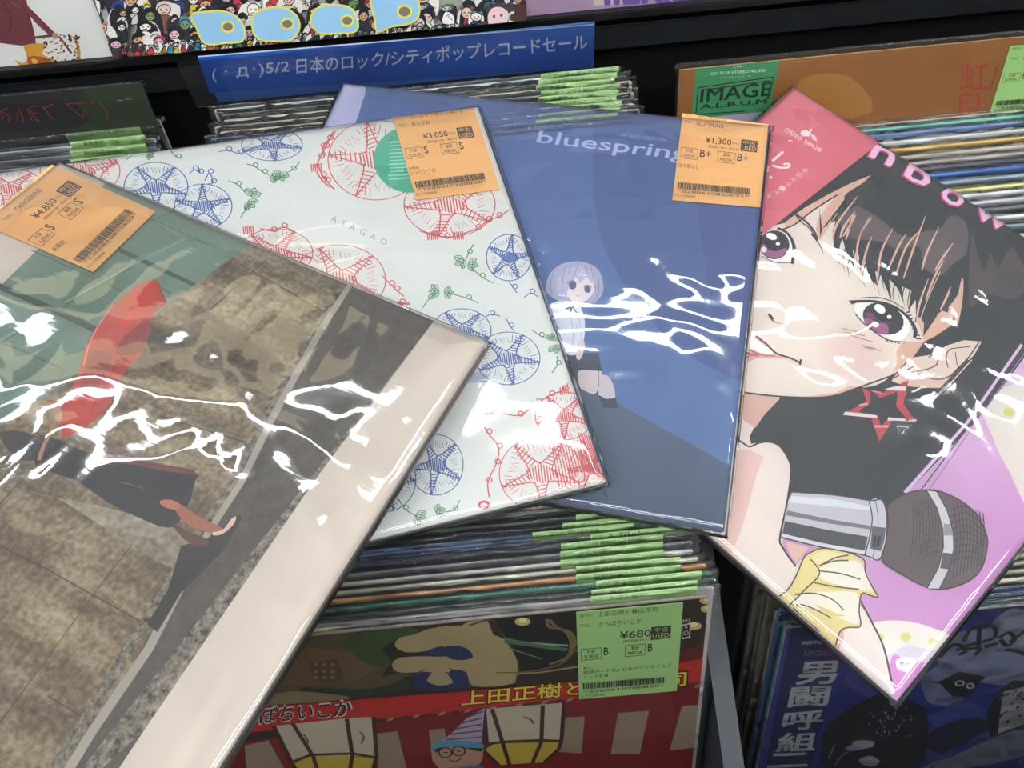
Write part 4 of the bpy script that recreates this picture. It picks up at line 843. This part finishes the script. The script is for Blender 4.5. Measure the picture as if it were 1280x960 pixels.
mid = [((760, 750), '#b9b2b4', [(0, .32, .0, .006, '#c8cf8e'), (.06, .09, .001, .006, '#2f3d8c'), (.14, .17, .001, .006, '#2f3d8c'), (.21, .24, .001, .006, '#2f3d8c'), (.3, .62, .002, .006, '#5a5278')], (738, 871, '大場久美子', ''), 'record with whitish sleeve edge and blue checks, second in the middle bin', .003),
       ((760, 742), '#3f4a40', [(0, 1, .002, .004, '#9aa39a')], (739, 871, '麻丘めぐみ', ''), 'record with dark grey sleeve edge, third in the middle bin', .001),
       ((760, 731), '#2f6650', [(0, .6, 0.0, .003, '#6a9c86')], (745, 875, 'チューリップ', ''), 'record with bottle-green sleeve edge, fourth in the middle bin', .004),
       ((760, 721), '#b8824a', [(0, .4, 0, .003, '#8a6248'), (.35, .75, .003, .007, '#4a7a86')], (720, 851, '荻野目洋子', ''), 'record with tan wood-coloured sleeve edge, fifth in the middle bin', .002),
       ((760, 711), '#cfc6b2', [(0, 1, .003, .005, '#a9a08e')], (720, 851, '新谷さとこ', ''), 'record with cream sleeve edge, sixth in the middle bin', -.002),
       ((760, 701), '#b8b4ac', [(0, 1, .002, .0035, '#8b8880')], (700, 830, '荒井由美子', ''), 'record with stone-grey sleeve edge, seventh in the middle bin', -.004),
       ((760, 690), '#77777a', [(0, 1, .003, .005, '#3c3d42')], (700, 830, 'かぐや姫', ''), 'record with mid-grey sleeve edge, eighth in the middle bin', -.003),
       ((760, 680), '#3b3c46', [(0, 1, .0, .002, '#b9bcc6')], (701, 832, "FLOWER TRAVELLIN' BAND", 'COJA0556'), 'record with charcoal sleeve edge and pale line, ninth in the middle bin', -.002),
       ((760, 672), '#2a2a3c', [(0, 1, .001, .002, '#6a6a8a')], (738, 831, 'A. TITANIC', ''), 'record with blue-black sleeve edge, tenth in the middle bin', -.003),
       ((760, 663), '#5a7aa6', [(0, 1, .0, .002, '#8aa6c8')], (665, 793, '昭和歌謡003', ''), 'record with sky-blue sleeve edge, eleventh in the middle bin', -.005),
       ((760, 655), '#20232a', [(0, .8, .003, .004, '#b5ae98')], (703, 793, '沢田研二', 'LTP1074'), 'record with black sleeve edge and white speckled line, twelfth in the middle bin', -.004),
       ((760, 646), '#3c4a3a', [], (720, 851, '山口百恵', ''), 'record with olive sleeve edge, thirteenth in the middle bin', -.003),
       ((760, 637), '#1d1f24', [], None, 'record with near-black sleeve edge, fourteenth in the middle bin', -.004),
       ((760, 629), '#8f8878', [], None, 'record with drab beige sleeve edge, hindmost in the middle bin', -.005)]
rows_of(mid, -.436, LEAN, w_, h, 100, 'records in the middle front bin', right_x=.100, crumple=.0012)

# --- back middle bin
cols = [('#c9c7c2', 'white'), ('#56585c', 'graphite'), ('#bdb5a4', 'buff'), ('#8d8a86', 'ash-grey'), ('#a39884', 'khaki'), ('#4a5a78', 'slate-blue'), ('#cfcdc8', 'off-white'), ('#9a9a9c', 'silver-grey'), ('#6c7a8c', 'steel-blue'), ('#c4bfb0', 'ivory')]
nm = ['hindmost', 'second from the back', 'third from the back', 'fourth from the back', 'fifth from the back', 'sixth from the back', 'seventh from the back', 'eighth from the back', 'ninth from the back', 'tenth from the back']
names = ['', '日本語ロック', '大瀧詠一', 'ザ・スパイダース', '日本フォーク', 'はっぴいえんど', '', '', '', '']
bk = []
for i, (c, cn) in enumerate(cols):
    bk.append(((700, 97 + i * 7.2), c, [(0, 1, .002, .003, '#e4e4e4' if i % 2 else '#70706e')], (676 - (i % 3) * 3, 765, names[i] or 'ロック・ポップス', '') if i < 9 else None,
               'record with %s sleeve edge in crinkled film below the blue sign, %s' % (cn, nm[i]), (.0, .006, .009, .003, .008, .002, .006, .009, .004, .0)[i]))
rows_of(bk, -.374, 12, w_, .29, 140, 'records below the blue sign', right_x=.105, crumple=.0026)

# --- right back bin
rb = [('#c4bfa8', 'parchment'), ('#b0a593', 'sand'), ('#6fae9c', 'teal'), ('#6a80ae', 'periwinkle-blue'), ('#d6d6d2', 'white'), ('#c9a860', 'mustard'), ('#b3aa9c', 'taupe'), ('#a69e96', 'mushroom-grey'), ('#4a4c55', 'dark grey'), ('#3e68a8', 'royal-blue'), ('#8a9aa8', 'blue-grey'), ('#c4c27a', 'lime-yellow'), ('#c9c9c4', 'light grey'), ('#b4b0b8', 'lilac-grey'), ('#5c5c60', 'lead-grey'), ('#cfccc2', 'bone'), ('#7c8a94', 'dull blue'), ('#b8b4a8', 'oatmeal')]
vs = [139, 147, 153, 161, 171, 181, 191, 200, 208, 217, 228, 239, 247, 257, 267, 278, 290, 303]
R_ = []
for i, (c, cn) in enumerate(rb):
    bands = [(0, 1, .002, .0035, '#f0f0ee' if i in (3, 6, 7, 13) else '#5a5a5c')]
    if i == 0: bands = [(.24, .52, .001, .006, '#15161a'), (.3, .33, .0, .004, '#15161a')]
    R_.append(((1204, vs[i]), c, bands, (1276, 1330, '和モノ', '') if i in (0, 1, 3) else None, 'record with %s sleeve edge in the right back bin' % cn, (0, .004, .002, .005, .001, .003)[i % 6]))
rows_of(R_, -.428, 10, .315, .25, 180, 'records in the right back bin', left_x=.162, crumple=.0014, th=.004)

# --- left back bin
L_ = []
for i, (v, c, cn, tx) in enumerate(((160, '#b8bac2', 'pale silver', 'BORIS'), (172, '#8a8c94', 'grey', 'TOLERANCE (JPN)'), (183, '#a9abb0', 'light grey', 'ああああ'), (194, '#6a6c74', 'iron-grey', 'あぶらだこ'), (205, '#9a9ca4', 'pewter', 'あがた森魚'))):
    L_.append(((100, v), c, [(0, .55, .001, .003, '#dcdce2'), (0, 1, .005, .0065, '#3a3b42')], (90 if i != 1 else 84, 195, tx, ''), 'record with %s sleeve edge and green tag in the left back bin' % cn, (0, -.003, .0, .003, .001)[i]))
rows_of(L_, -.398, 12, .315, .29, 220, 'records in the left back bin', right_x=-.268, crumple=.0006)

# --- right front bin
RF = [(770, None)]
rf = []
for i, (v, c, cn) in enumerate(((757, '#1f2430', 'ink-black'), (751, '#2f6a5c', 'sea-green'), (744, '#2c55a0', 'cobalt-blue'), (737, '#39558c', 'denim-blue'), (727, '#b9b09c', 'biscuit'), (717, '#a59c88', 'clay-grey'), (707, '#c2bba8', 'straw-white'), (697, '#8d8474', 'dun'), (687, '#776c5c', 'walnut'), (677, '#a0988a', 'pebble-grey'), (667, '#6a6256', 'umber'), (657, '#8a8478', 'cement-grey'), (647, '#54504a', 'soot-brown'), (637, '#7a7264', 'driftwood'), (627, '#948a78', 'hemp'), (617, '#4a4640', 'dark umber'))):
    rf.append(((1267, v), c, [(0, 1, .002, .003, '#dededa' if i % 2 else '#6a6660')], None, 'record with %s sleeve edge behind the blue band record' % cn, (0, -.002, .002, -.004, .001, -.001, .003, -.003)[i % 8]))
fr = rows_of(rf, -.475, 21, w_, .28, 260, 'records in the right front bin', left_x=.1525, crumple=.0006)
fbb = lean_frame(.150, .1150, -.475, 21)
bb, A = standing('blue record with white vertical lettering and dark silhouettes, foremost in the right bin', fbb, w_, .28, '#c6c8d0', seed=5, amp=.0006, material=FILM_FLAT, crumple=.0003)
f3 = lambda *p: T(860, 720, S3, p)
A.poly([(940, 770), (1500, 740), (1500, 1200), (880, 1200)], '#222c86')
A.poly(f3((360, 190), (610, 185), (490, 640), (460, 760), (240, 760)), '#121b5c'); A.poly(f3((355, 190), (395, 190), (290, 740), (240, 740)), '#3a3f9a')
A.poly(f3((500, 260), (600, 300), (570, 330), (490, 300)), '#4a1a5c')
rd = random.Random(5)
def blob(cx, cy, rx, ry, c, n=11, j=.35): A.poly([(cx + math.cos(2 * math.pi * k / n) * rx * (1 + j * (rd.random() - .5)), cy + math.sin(2 * math.pi * k / n) * ry * (1 + j * (rd.random() - .5))) for k in range(n)], c, 3)
blob(*f3((1150, 300))[0], 60, 36, '#8c94b4'); blob(*f3((1260, 200))[0], 34, 22, '#9aa0b8'); blob(*f3((980, 420))[0], 30, 26, '#7880a8'); blob(*f3((700, 380))[0], 34, 24, '#3a4696'); blob(*f3((1050, 560))[0], 40, 26, '#3f4a9c'); blob(*f3((900, 640))[0], 40, 20, '#3a459a')
A.poly(f3((510, 620), (560, 540), (680, 470), (760, 450), (900, 500), (910, 640), (860, 740), (540, 760)), '#0a0c1c', 2)
A.poly(f3((1130, 560), (1190, 430), (1280, 400), (1300, 560), (1200, 640)), '#0e1024', 2)
A.poly(f3((890, 400), (960, 400), (1030, 365), (1080, 375), (1135, 385), (1100, 410), (1080, 450), (1010, 460), (960, 410)), '#07080f', 2)
A.poly(f3((890, 620), (990, 560), (1100, 540), (1160, 570), (1080, 620), (960, 680)), '#10143a', 2)
A.poly(f3((880, 730), (1000, 690), (1150, 620), (1300, 580), (1300, 680), (1000, 740)), '#7a8098', 2); A.poly(f3((1200, 440), (1290, 420), (1290, 560), (1180, 600)), '#a8aab4')
A.up(); A.line(ell(*f3((1035, 408))[0], 5, 3), 1.6, '#c8ccd8', 0, True); A.line(ell(*f3((1075, 418))[0], 4, 3), 1.6, '#c8ccd8', 0, True)
for i in range(46): x, y = f3((690 + rd.random() * 160, 500 + rd.random() * 110))[0]; A.line([(x, y), (x + rd.random() * 4 - 2, y + rd.random() * 3)], 1.2, '#8c94c4', 0)
for i in range(26): x, y = f3((1190 + rd.random() * 100, 430 + rd.random() * 150))[0]; A.line([(x, y), (x + rd.random() * 6 - 3, y + rd.random() * 5 - 2)], 3, '#0a0c1c', 0)
blob(*f3((670, 640))[0], 14, 6, '#b8bccc'); blob(*f3((690, 705))[0], 12, 7, '#a8acc0'); blob(*f3((630, 655))[0], 10, 3, '#9aa0b8')
A.up(); A.line(f3((660, 650), (590, 680), (560, 720)), 1, '#8c94c4'); A.line(f3((560, 640), (535, 695)), 1.2, '#8c94c4', 0)
for a in ([(1050, 250), (1080, 200), (1160, 190), (1170, 230), (1120, 250), (1040, 270)], [(1110, 195), (1105, 280)], [(1130, 270), (1180, 255)], [(960, 310), (1010, 260), (1060, 280), (1030, 300)], [(1020, 280), (1110, 275), (1090, 300)], [(1185, 235), (1220, 215), (1245, 240), (1215, 265), (1190, 240)], [(1225, 250), (1290, 205)], [(1210, 280), (1250, 285), (1290, 300)]): A.line(f3(*a), 4.2, '#090a10')
for i, ch in enumerate('男闘呼組二'):
    cx, cy = [(492, 368), (462, 458), (438, 548), (415, 630), (385, 700)][i]; wd, hh = [(150, 84), (150, 74), (150, 70), (145, 68), (150, 50)][i]
    p0 = f3((cx - wd / 2 - 6, cy + hh / 2 + 3))[0]; p1 = f3((cx + wd / 2 - 10, cy + hh / 2 - 3))[0]; A.text(ch, p0, p1, (hh / S3 * .22, -hh / S3), '#c3c6ce', .03)
A.text('男闘呼組', f3((428, 262))[0], f3((512, 257))[0], (1, -5), '#c3c6ce', .02); A.text('NROSO2', f3((440, 303))[0], f3((548, 300))[0], (1, -7), '#9a6ab0')
A.build('cover_print', bb)

# --- left back bin, front-facing dark record with red scrawl
fbo = lean_frame(-.581, .5445, -.360, 13)
bo, A = standing('dark grey and olive record scrawled with red pen, rising in the left back bin', fbo, w_, .30, '#3a3c3e', seed=8, amp=.0007, material=FILM_FLAT, crumple=.0004, top=.002)
t5 = lambda *p: T(0, 0, 1135 / 260, p)
A.poly([(-300, 60), (220, 60), (260, 260), (-300, 260)], '#2f2d31'); A.poly(t5((430, 430), (800, 430), (900, 800), (400, 800)), '#2c3a24'); A.poly(t5((490, 450), (780, 440), (800, 540), (600, 560), (470, 540)), '#35472a', 2)
A.poly(t5((-400, 590), (300, 560), (440, 600), (430, 700), (-400, 720)), '#232227', 2)
A.up()
for a in ([(360, 567), (472, 562), (452, 642), (360, 567)],): A.line(t5(*a), 1.1, '#a3352c', 0)
for a in ([(540, 560), (578, 600), (584, 655)], [(500, 548), (502, 566)], [(512, 545), (516, 562)], [(40, 590), (10, 610), (60, 640), (40, 662)], [(95, 665), (100, 590), (130, 665)], [(150, 590), (175, 660)], [(210, 580), (160, 585), (200, 655), (215, 655)], [(180, 620), (210, 618)], [(290, 570), (245, 590), (290, 655)], [(235, 575), (240, 600)], [(0, 600), (20, 650)], [(-60, 600), (-30, 660)]): A.line(t5(*a), 1.1, '#a3352c', 2)
A.up(); A.line(t5((640, 548), (672, 548)), 1.2, '#8c9a84', 0); A.line(t5((680, 542), (720, 538)), 1, '#8c9a84', 0)
A.build('cover_print', bo)

# --- right back bin, orange record
fim = lean_frame(.153, .5165, -.375, 20)
im, A = standing('orange-brown record with a green strip and red character, rising in the right back bin', fim, w_, .30, '#c8a078', seed=9, amp=.0008, material=FILM_FLAT, crumple=.0004, top=.006)
A.poly([(840, 60), (1400, 20), (1400, 260), (800, 260)], '#94602e'); A.poly([(1000, 100), (1060, 95), (1090, 140), (1000, 150)], '#ad7636', 3)
A.poly(a8((188, 200), (468, 190), (420, 420), (170, 430)), '#3f8f5c'); A.poly(a8((180, 395), (440, 370), (430, 440), (170, 450)), '#b9a8c4')
A.text('CW', a8((312, 228))[0], a8((340, 225))[0], (0, -3), '#d8e4d4'); A.text('CX-7139 STEREO ¥2,500', a8((235, 252))[0], a8((418, 240))[0], (0, -4), '#d8e4d4', .01); A.text('アルバム・イメージ', a8((268, 262))[0], a8((370, 255))[0], (0, -2), '#cfe0cc')
A.up()
for a in ([(195, 292), (446, 256)], [(202, 302), (436, 268)], [(194, 292), (186, 382)], [(446, 256), (428, 330)], [(436, 268), (424, 330)], [(186, 382), (350, 370)]): A.line(a8(*a), 1.3, '#16241a', 0)
A.text('IMAGE', a8((200, 342))[0], a8((436, 318))[0], (2, -17), '#1c2c20', .02); A.text('A.L.B.U.M', a8((200, 364))[0], a8((420, 345))[0], (1, -6), '#1c2c20', .03)
A.text('〈イメージ・アルバム〉', a8((290, 384))[0], a8((365, 377))[0], (0, -3), '#3a3040')
A.text('虹', a8((1064, 302))[0], a8((1160, 296))[0], (2, -34), '#a8402a'); A.text('日', a8((1062, 375))[0], a8((1130, 370))[0], (1, -22), '#a8402a')
A.up(); A.line(a8((1168, 300), (1190, 220)), 1.2, '#7a4028', 0)
A.build('cover_print', im)
label_art(im, fim, [(1262, 57), (1372, 50), (1340, 135), (1236, 142)], .0006, '#a5cf80', GINK, dict(
    text=[('ARTIST:', .03, .15, .03, .06), ('TITLE:', .05, .15, .17, .20), ('KEISHO', .2, .5, .15, .21)], price='¥980', tax='(税抜¥891・税89)', sleeve='B', media='B', pricex=.35), lift=.0003)

# ================================================================== blue sale sign strip in a clear holder
fs = Frame(W3(223, 70, -.3465 + .0) , (1, 0, 0), (0, .0, 1)); fs = lean_frame((W3(223, 70, -.3465) - CAM).x, .546, -.3465, 0)
sg = empty('sale_sign', fs.mw, 'blue sale sign strip with white Japanese lettering above the middle back bin', 'sign')
xr = fs.px(743, 28)[0]; xb = fs.px(247, 68)[0]; yb = fs.px(742, 85)[1]
slab('clear_holder', [(0, .001), (xr + .0005, .001), (xr + .0005, yb), (0, yb)], .0012, .0018, film_mat('clear_plate', bump=.03, haze=.01, fres=.8), sg, 0)
slab('sign_card', [(xb, .0), (xr, .0), (xr, yb + .002), (xb, yb + .002)], -.0002, .0006, mat('sign_paper', '#3b6fc0', .5), sg, 0)
A = Art(fs, None, .0006)
A.poly([(247, 70), (742, 30), (742, 84), (262, 116)], '#1458be')
A.up(); A.line([(248, 70.2), (742, 30)], 1.6, '#c9d8ee', 0)
for body, p0, p1, u in (('(', (266, 103), (271, 102.5), (-1, -17)), ('゜', (281, 90), (284, 90), (0, -3)), ('Д', (296, 97.5), (311, 96), (-1, -13)), ('゜', (316, 87), (319, 86.7), (0, -3)), (')5/2', (324, 96), (362, 92.5), (-.5, -17)), ('日本のロック/シティポップレコードセール', (371, 92), (734, 61), (-.5, -19.5))):
    A.text(body, p0, p1, u, '#dfe6f4', .012)
A.build('sign_print', sg)

# ================================================================== albums on the display ledge
def display(label, x0, x1, seed, board='#d8d8d4', y=.5585, lean=18):
    fr_ = lean_frame(x0, y, -.3445, lean); r = empty('display_record', fr_.mw, label, 'record'); ww = x1 - x0
    slab('cover', [(0, 0), (ww, 0), (ww, .315), (0, .315)], -.0032, -.0001, mat('board_' + board.strip('#'), board, .5), r, .0005)
    A_ = Art(fr_, [(0, 0), (ww, 0), (ww, .315), (0, .315)])
    o = film_front(r, ww, .317, seed, amp=.0008, material=FILM_FLAT, side=.004, top=.001)
    for v in o.data.vertices: v.co.y += .3155
    return r, A_
wr_, A = display('white record with a maroon-coated torso above flames and brown splatter, leftmost on the ledge', -.6035, -.281, 3)
A.poly([(-500, -400), (140, -400), (160, 110), (-500, 160)], '#e2e1dc')
A.poly(t5((-300, -300), (100, -300), (150, 30), (230, 110), (300, 180), (290, 205), (270, 195), (200, 130), (165, 90), (185, 170), (198, 240), (120, 250), (0, 235), (-300, 240)), '#6d3038')
A.up(); A.line(t5((20, 20), (60, 90), (50, 170)), 2, '#522028'); A.line(t5((120, 30), (155, 90), (180, 170)), 2, '#522028'); A.line(t5((60, 10), (110, 40)), 2, '#8a4a50')
rd = random.Random(9)
A.poly(t5((80, 325), (120, 345), (150, 320), (130, 260), (160, 240), (250, 240), (230, 290), (260, 310), (300, 330), (350, 355), (270, 370), (150, 385), (110, 360)), '#c9962c', 2)
A.poly(t5((150, 310), (230, 310), (290, 345), (230, 365), (170, 370)), '#a84f20', 2); A.poly(t5((170, 320), (210, 330), (190, 360)), '#d8b83a', 2)
A.up(); A.line(t5((190, 205), (280, 195), (320, 200), (360, 250), (390, 290)), 3, '#6a3418'); A.line(t5((400, 200), (425, 250), (430, 340)), 4, '#b88a34')
for i in range(90): x, y = t5((240 + rd.random() * 200, 190 + rd.random() * 170))[0]; A.poly(ell(x, y, .5 + rd.random() * 1.8, .5 + rd.random() * 1.6, 0, 6), rd.choice(('#4a2a18', '#7a3a1c', '#b8862c', '#2a1a14')), layer=i % 9 == 0)
A.poly(t5((285, 180), (310, 180), (325, 200), (300, 215), (285, 205)), '#b8826a')
A.build('cover_print', wr_)

# crowd record
dr, A = display('crowded cartoon record with round pale-blue letters edged in yellow, above the blue sign', -.2785, .0375, 4)
A.poly([(80, -400), (700, -400), (700, 60), (80, 110)], '#b9b7ae')
g1 = lambda *p: T(100, 0, 1280 / 300, p); g2 = lambda *p: T(380, 0, 1280 / 300, p)
A.poly(g1((60, -80), (280, -80), (400, 0), (500, 100), (620, 110), (600, -200), (100, -300)), '#3f4238', 2)
rd = random.Random(12); pal = ['#8a2c30', '#22252c', '#c2b4ac', '#a8384a', '#2a3a6c', '#4f7a4a', '#b8a83c', '#c9c4bc', '#6b4a34', '#b5647a', '#1d1d22', '#3a7a8c', '#dcd8d0', '#8a5a2c', '#3a2830']
def doodle(x, y, s_):
    c1, c2 = rd.choice(pal), rd.choice(pal); sk = rd.choice(('#d3b0a0', '#dcd6cc', '#c79a7a', '#cfaab0', '#dcd6cc', '#7a8c5a', '#b8b4c0')); K_ = '#15151a'; j = lambda a: a * (.8 + rd.random() * .45)
    kind = rd.random(); tl = rd.uniform(-.35, .35) * s_
    bd = [(x - s_ * j(.5), y + s_ * 1.0), (x - s_ * j(.42) + tl * .5, y + s_ * .2), (x + tl, y - s_ * .05), (x + s_ * j(.42) + tl * .5, y + s_ * .25), (x + s_ * j(.5), y + s_ * 1.0)]
    A.poly([(x + s_ * .75 * math.cos(a) * j(1), y + s_ * .2 + s_ * .9 * math.sin(a) * j(1)) for a in (0, .8, 1.6, 2.4, 3.1, 3.9, 4.7, 5.5)], rd.choice(('#d6d2c8', '#1c1c20', '#cfcac0', '#26262c')), 2)
    A.poly(bd, c1, 2); A.up(); A.line(bd, 1.1, K_, 2, True)
    for q in range(3): A.line([(x + rd.uniform(-.5, .5) * s_, y + rd.uniform(.1, .5) * s_), (x + rd.uniform(-.8, .8) * s_, y + rd.uniform(.3, .9) * s_)], 1, K_, 0)
    rx, ry = s_ * j(.36), s_ * j(.3); hx = x + tl; hy = y - s_ * .3; hd = ell(hx, hy, rx, ry, tl * 3, 12)
    if kind < .35:
        for sg in (-1, 1): A.poly(ell(hx + sg * rx * .85, hy - ry * .8, rx * .4, ry * .5, 0, 8), c2)
    A.poly(hd, sk)
    if kind > .3: A.poly([(hx - rx * 1.1, hy + ry * j(.2)), (hx - rx, hy - ry * j(1)), (hx, hy - ry * j(1.6)), (hx + rx, hy - ry * j(1)), (hx + rx * 1.1, hy + ry * j(.3)), (hx + rx * .4, hy - ry * .6), (hx - rx * .4, hy - ry * .5)], rd.choice(('#1a1a1e', '#1a1a1e', c2)), 2)
    A.up(); A.line(hd, 1.1, K_, 0, True)
    for sx in (-.4, .4): A.line(ell(hx + sx * rx, hy, s_ * .05, s_ * .05, 0, 5), .9, K_, 0, True)
    A.line([(hx - rx * .4, hy + ry * .55), (hx + rx * .3, hy + ry * .5)], .9, K_, 0)
for i in range(150):
    u = 112 + rd.random() * 540; v = -24 + (i / 150) * (84 - (u - 110) * .062); doodle(u, v, 12 + rd.random() * 10)
for i in range(60):
    u = 160 + i * 8.3; doodle(u, 62 - (u - 140) * .062 + rd.random() * 4 - 6, 7 + rd.random() * 3)
def letter(pts, hx, hy, hr):
    A.up(); A.line(cr(pts, 4, True), 4.5, '#cdc552', 0, True); A.poly(pts, '#86b0cc', 4); A.poly(ell(hx, hy, hr + 2.6, hr + 1.6), '#cdc552'); A.poly(ell(hx, hy, hr, hr - 1), '#6c6258')
letter(g1((620, 60), (700, 45), (780, 42), (850, 70), (890, 130), (880, 190), (800, 200), (690, 205), (650, 130)), *g1((808, 120))[0], 6)
letter(g1((950, 60), (1020, 25), (1100, 25), (1160, 60), (1180, 120), (1140, 185), (1060, 190), (970, 180), (940, 120)), *g1((1120, 105))[0], 6)
letter(g2((60, 55), (110, 15), (190, 10), (260, 30), (290, 90), (280, 140), (200, 150), (100, 150), (60, 110)), *g2((240, 88))[0], 6)
letter(g2((370, -30), (480, -40), (600, -20), (610, 60), (560, 100), (470, 115), (400, 140), (385, 60)), *g2((540, 40))[0], 7)
# round-faced listener with headphones at the right
A.poly(g2((900, 150), (900, 120), (980, 80), (960, 30), (1000, 0), (1130, 0), (1180, 0), (1180, 120), (1100, 140)), '#3a2c2a'); A.poly(g2((975, 60), (1000, 20), (1050, 15), (1090, 50), (1080, 100), (1060, 140), (1000, 130), (980, 110)), '#cfb0b2', 3)
A.up(); A.line(g2((975, 60), (1000, 20), (1050, 15), (1090, 50), (1080, 100), (1060, 140), (1000, 130), (980, 110)), 1.2, '#15151a', 3, True); A.line(ell(*g2((1110, 72))[0], 6, 6), 3, '#b8bcc0', 0, True); A.line(g2((1130, 60), (1140, 20), (1110, -10)), 2, '#b8bcc0')
for x, y in ((1010, 65), (1048, 60)): A.line(ell(*g2((x, y))[0], 1, 1), 1.4, '#15151a', 0, True)
A.line(g2((985, 105), (1020, 112), (1055, 100)), 1.1, '#15151a'); A.poly(g2((905, 130), (960, 115), (1010, 118), (990, 145), (910, 150)), '#cfc4c0', 3); A.poly(g2((1120, 0), (1185, 0), (1188, 130), (1090, 140), (1110, 100)), '#3c2220')
A.build('cover_print', dr)
pr, A = display('mauve record with blocky violet lettering, right of the cartoon record', .0385, .3535, 6)
A.poly([(640, -400), (1040, -400), (1010, 20), (640, 40)], '#a98ca6'); A.poly([(741, -30), (802, -30), (800, 4), (742, 7)], '#c9bfb4')
A.text('IIERIES', (757, 5.5), (882, 1), (0, -30), '#6a4a9c', .05); A.text('完', (925, 6), (962, 3.5), (0, -34), '#3f66b0', .03)
A.build('cover_print', pr)
br, A = display('black record with grey lettering, rightmost on the ledge', .3545, .6695, 7, '#1c1c20')
A.poly([(980, -400), (1500, -400), (1500, 60), (980, 60)], '#1a1a1f'); A.text('Taurus', (1014, 6), (1052, 2), (0, -9), '#b8b8bc', .02); A.text('STEREO LP RECORDING', (1060, 3), (1125, -2), (0, -4), '#6a6a70')
A.build('cover_print', br)
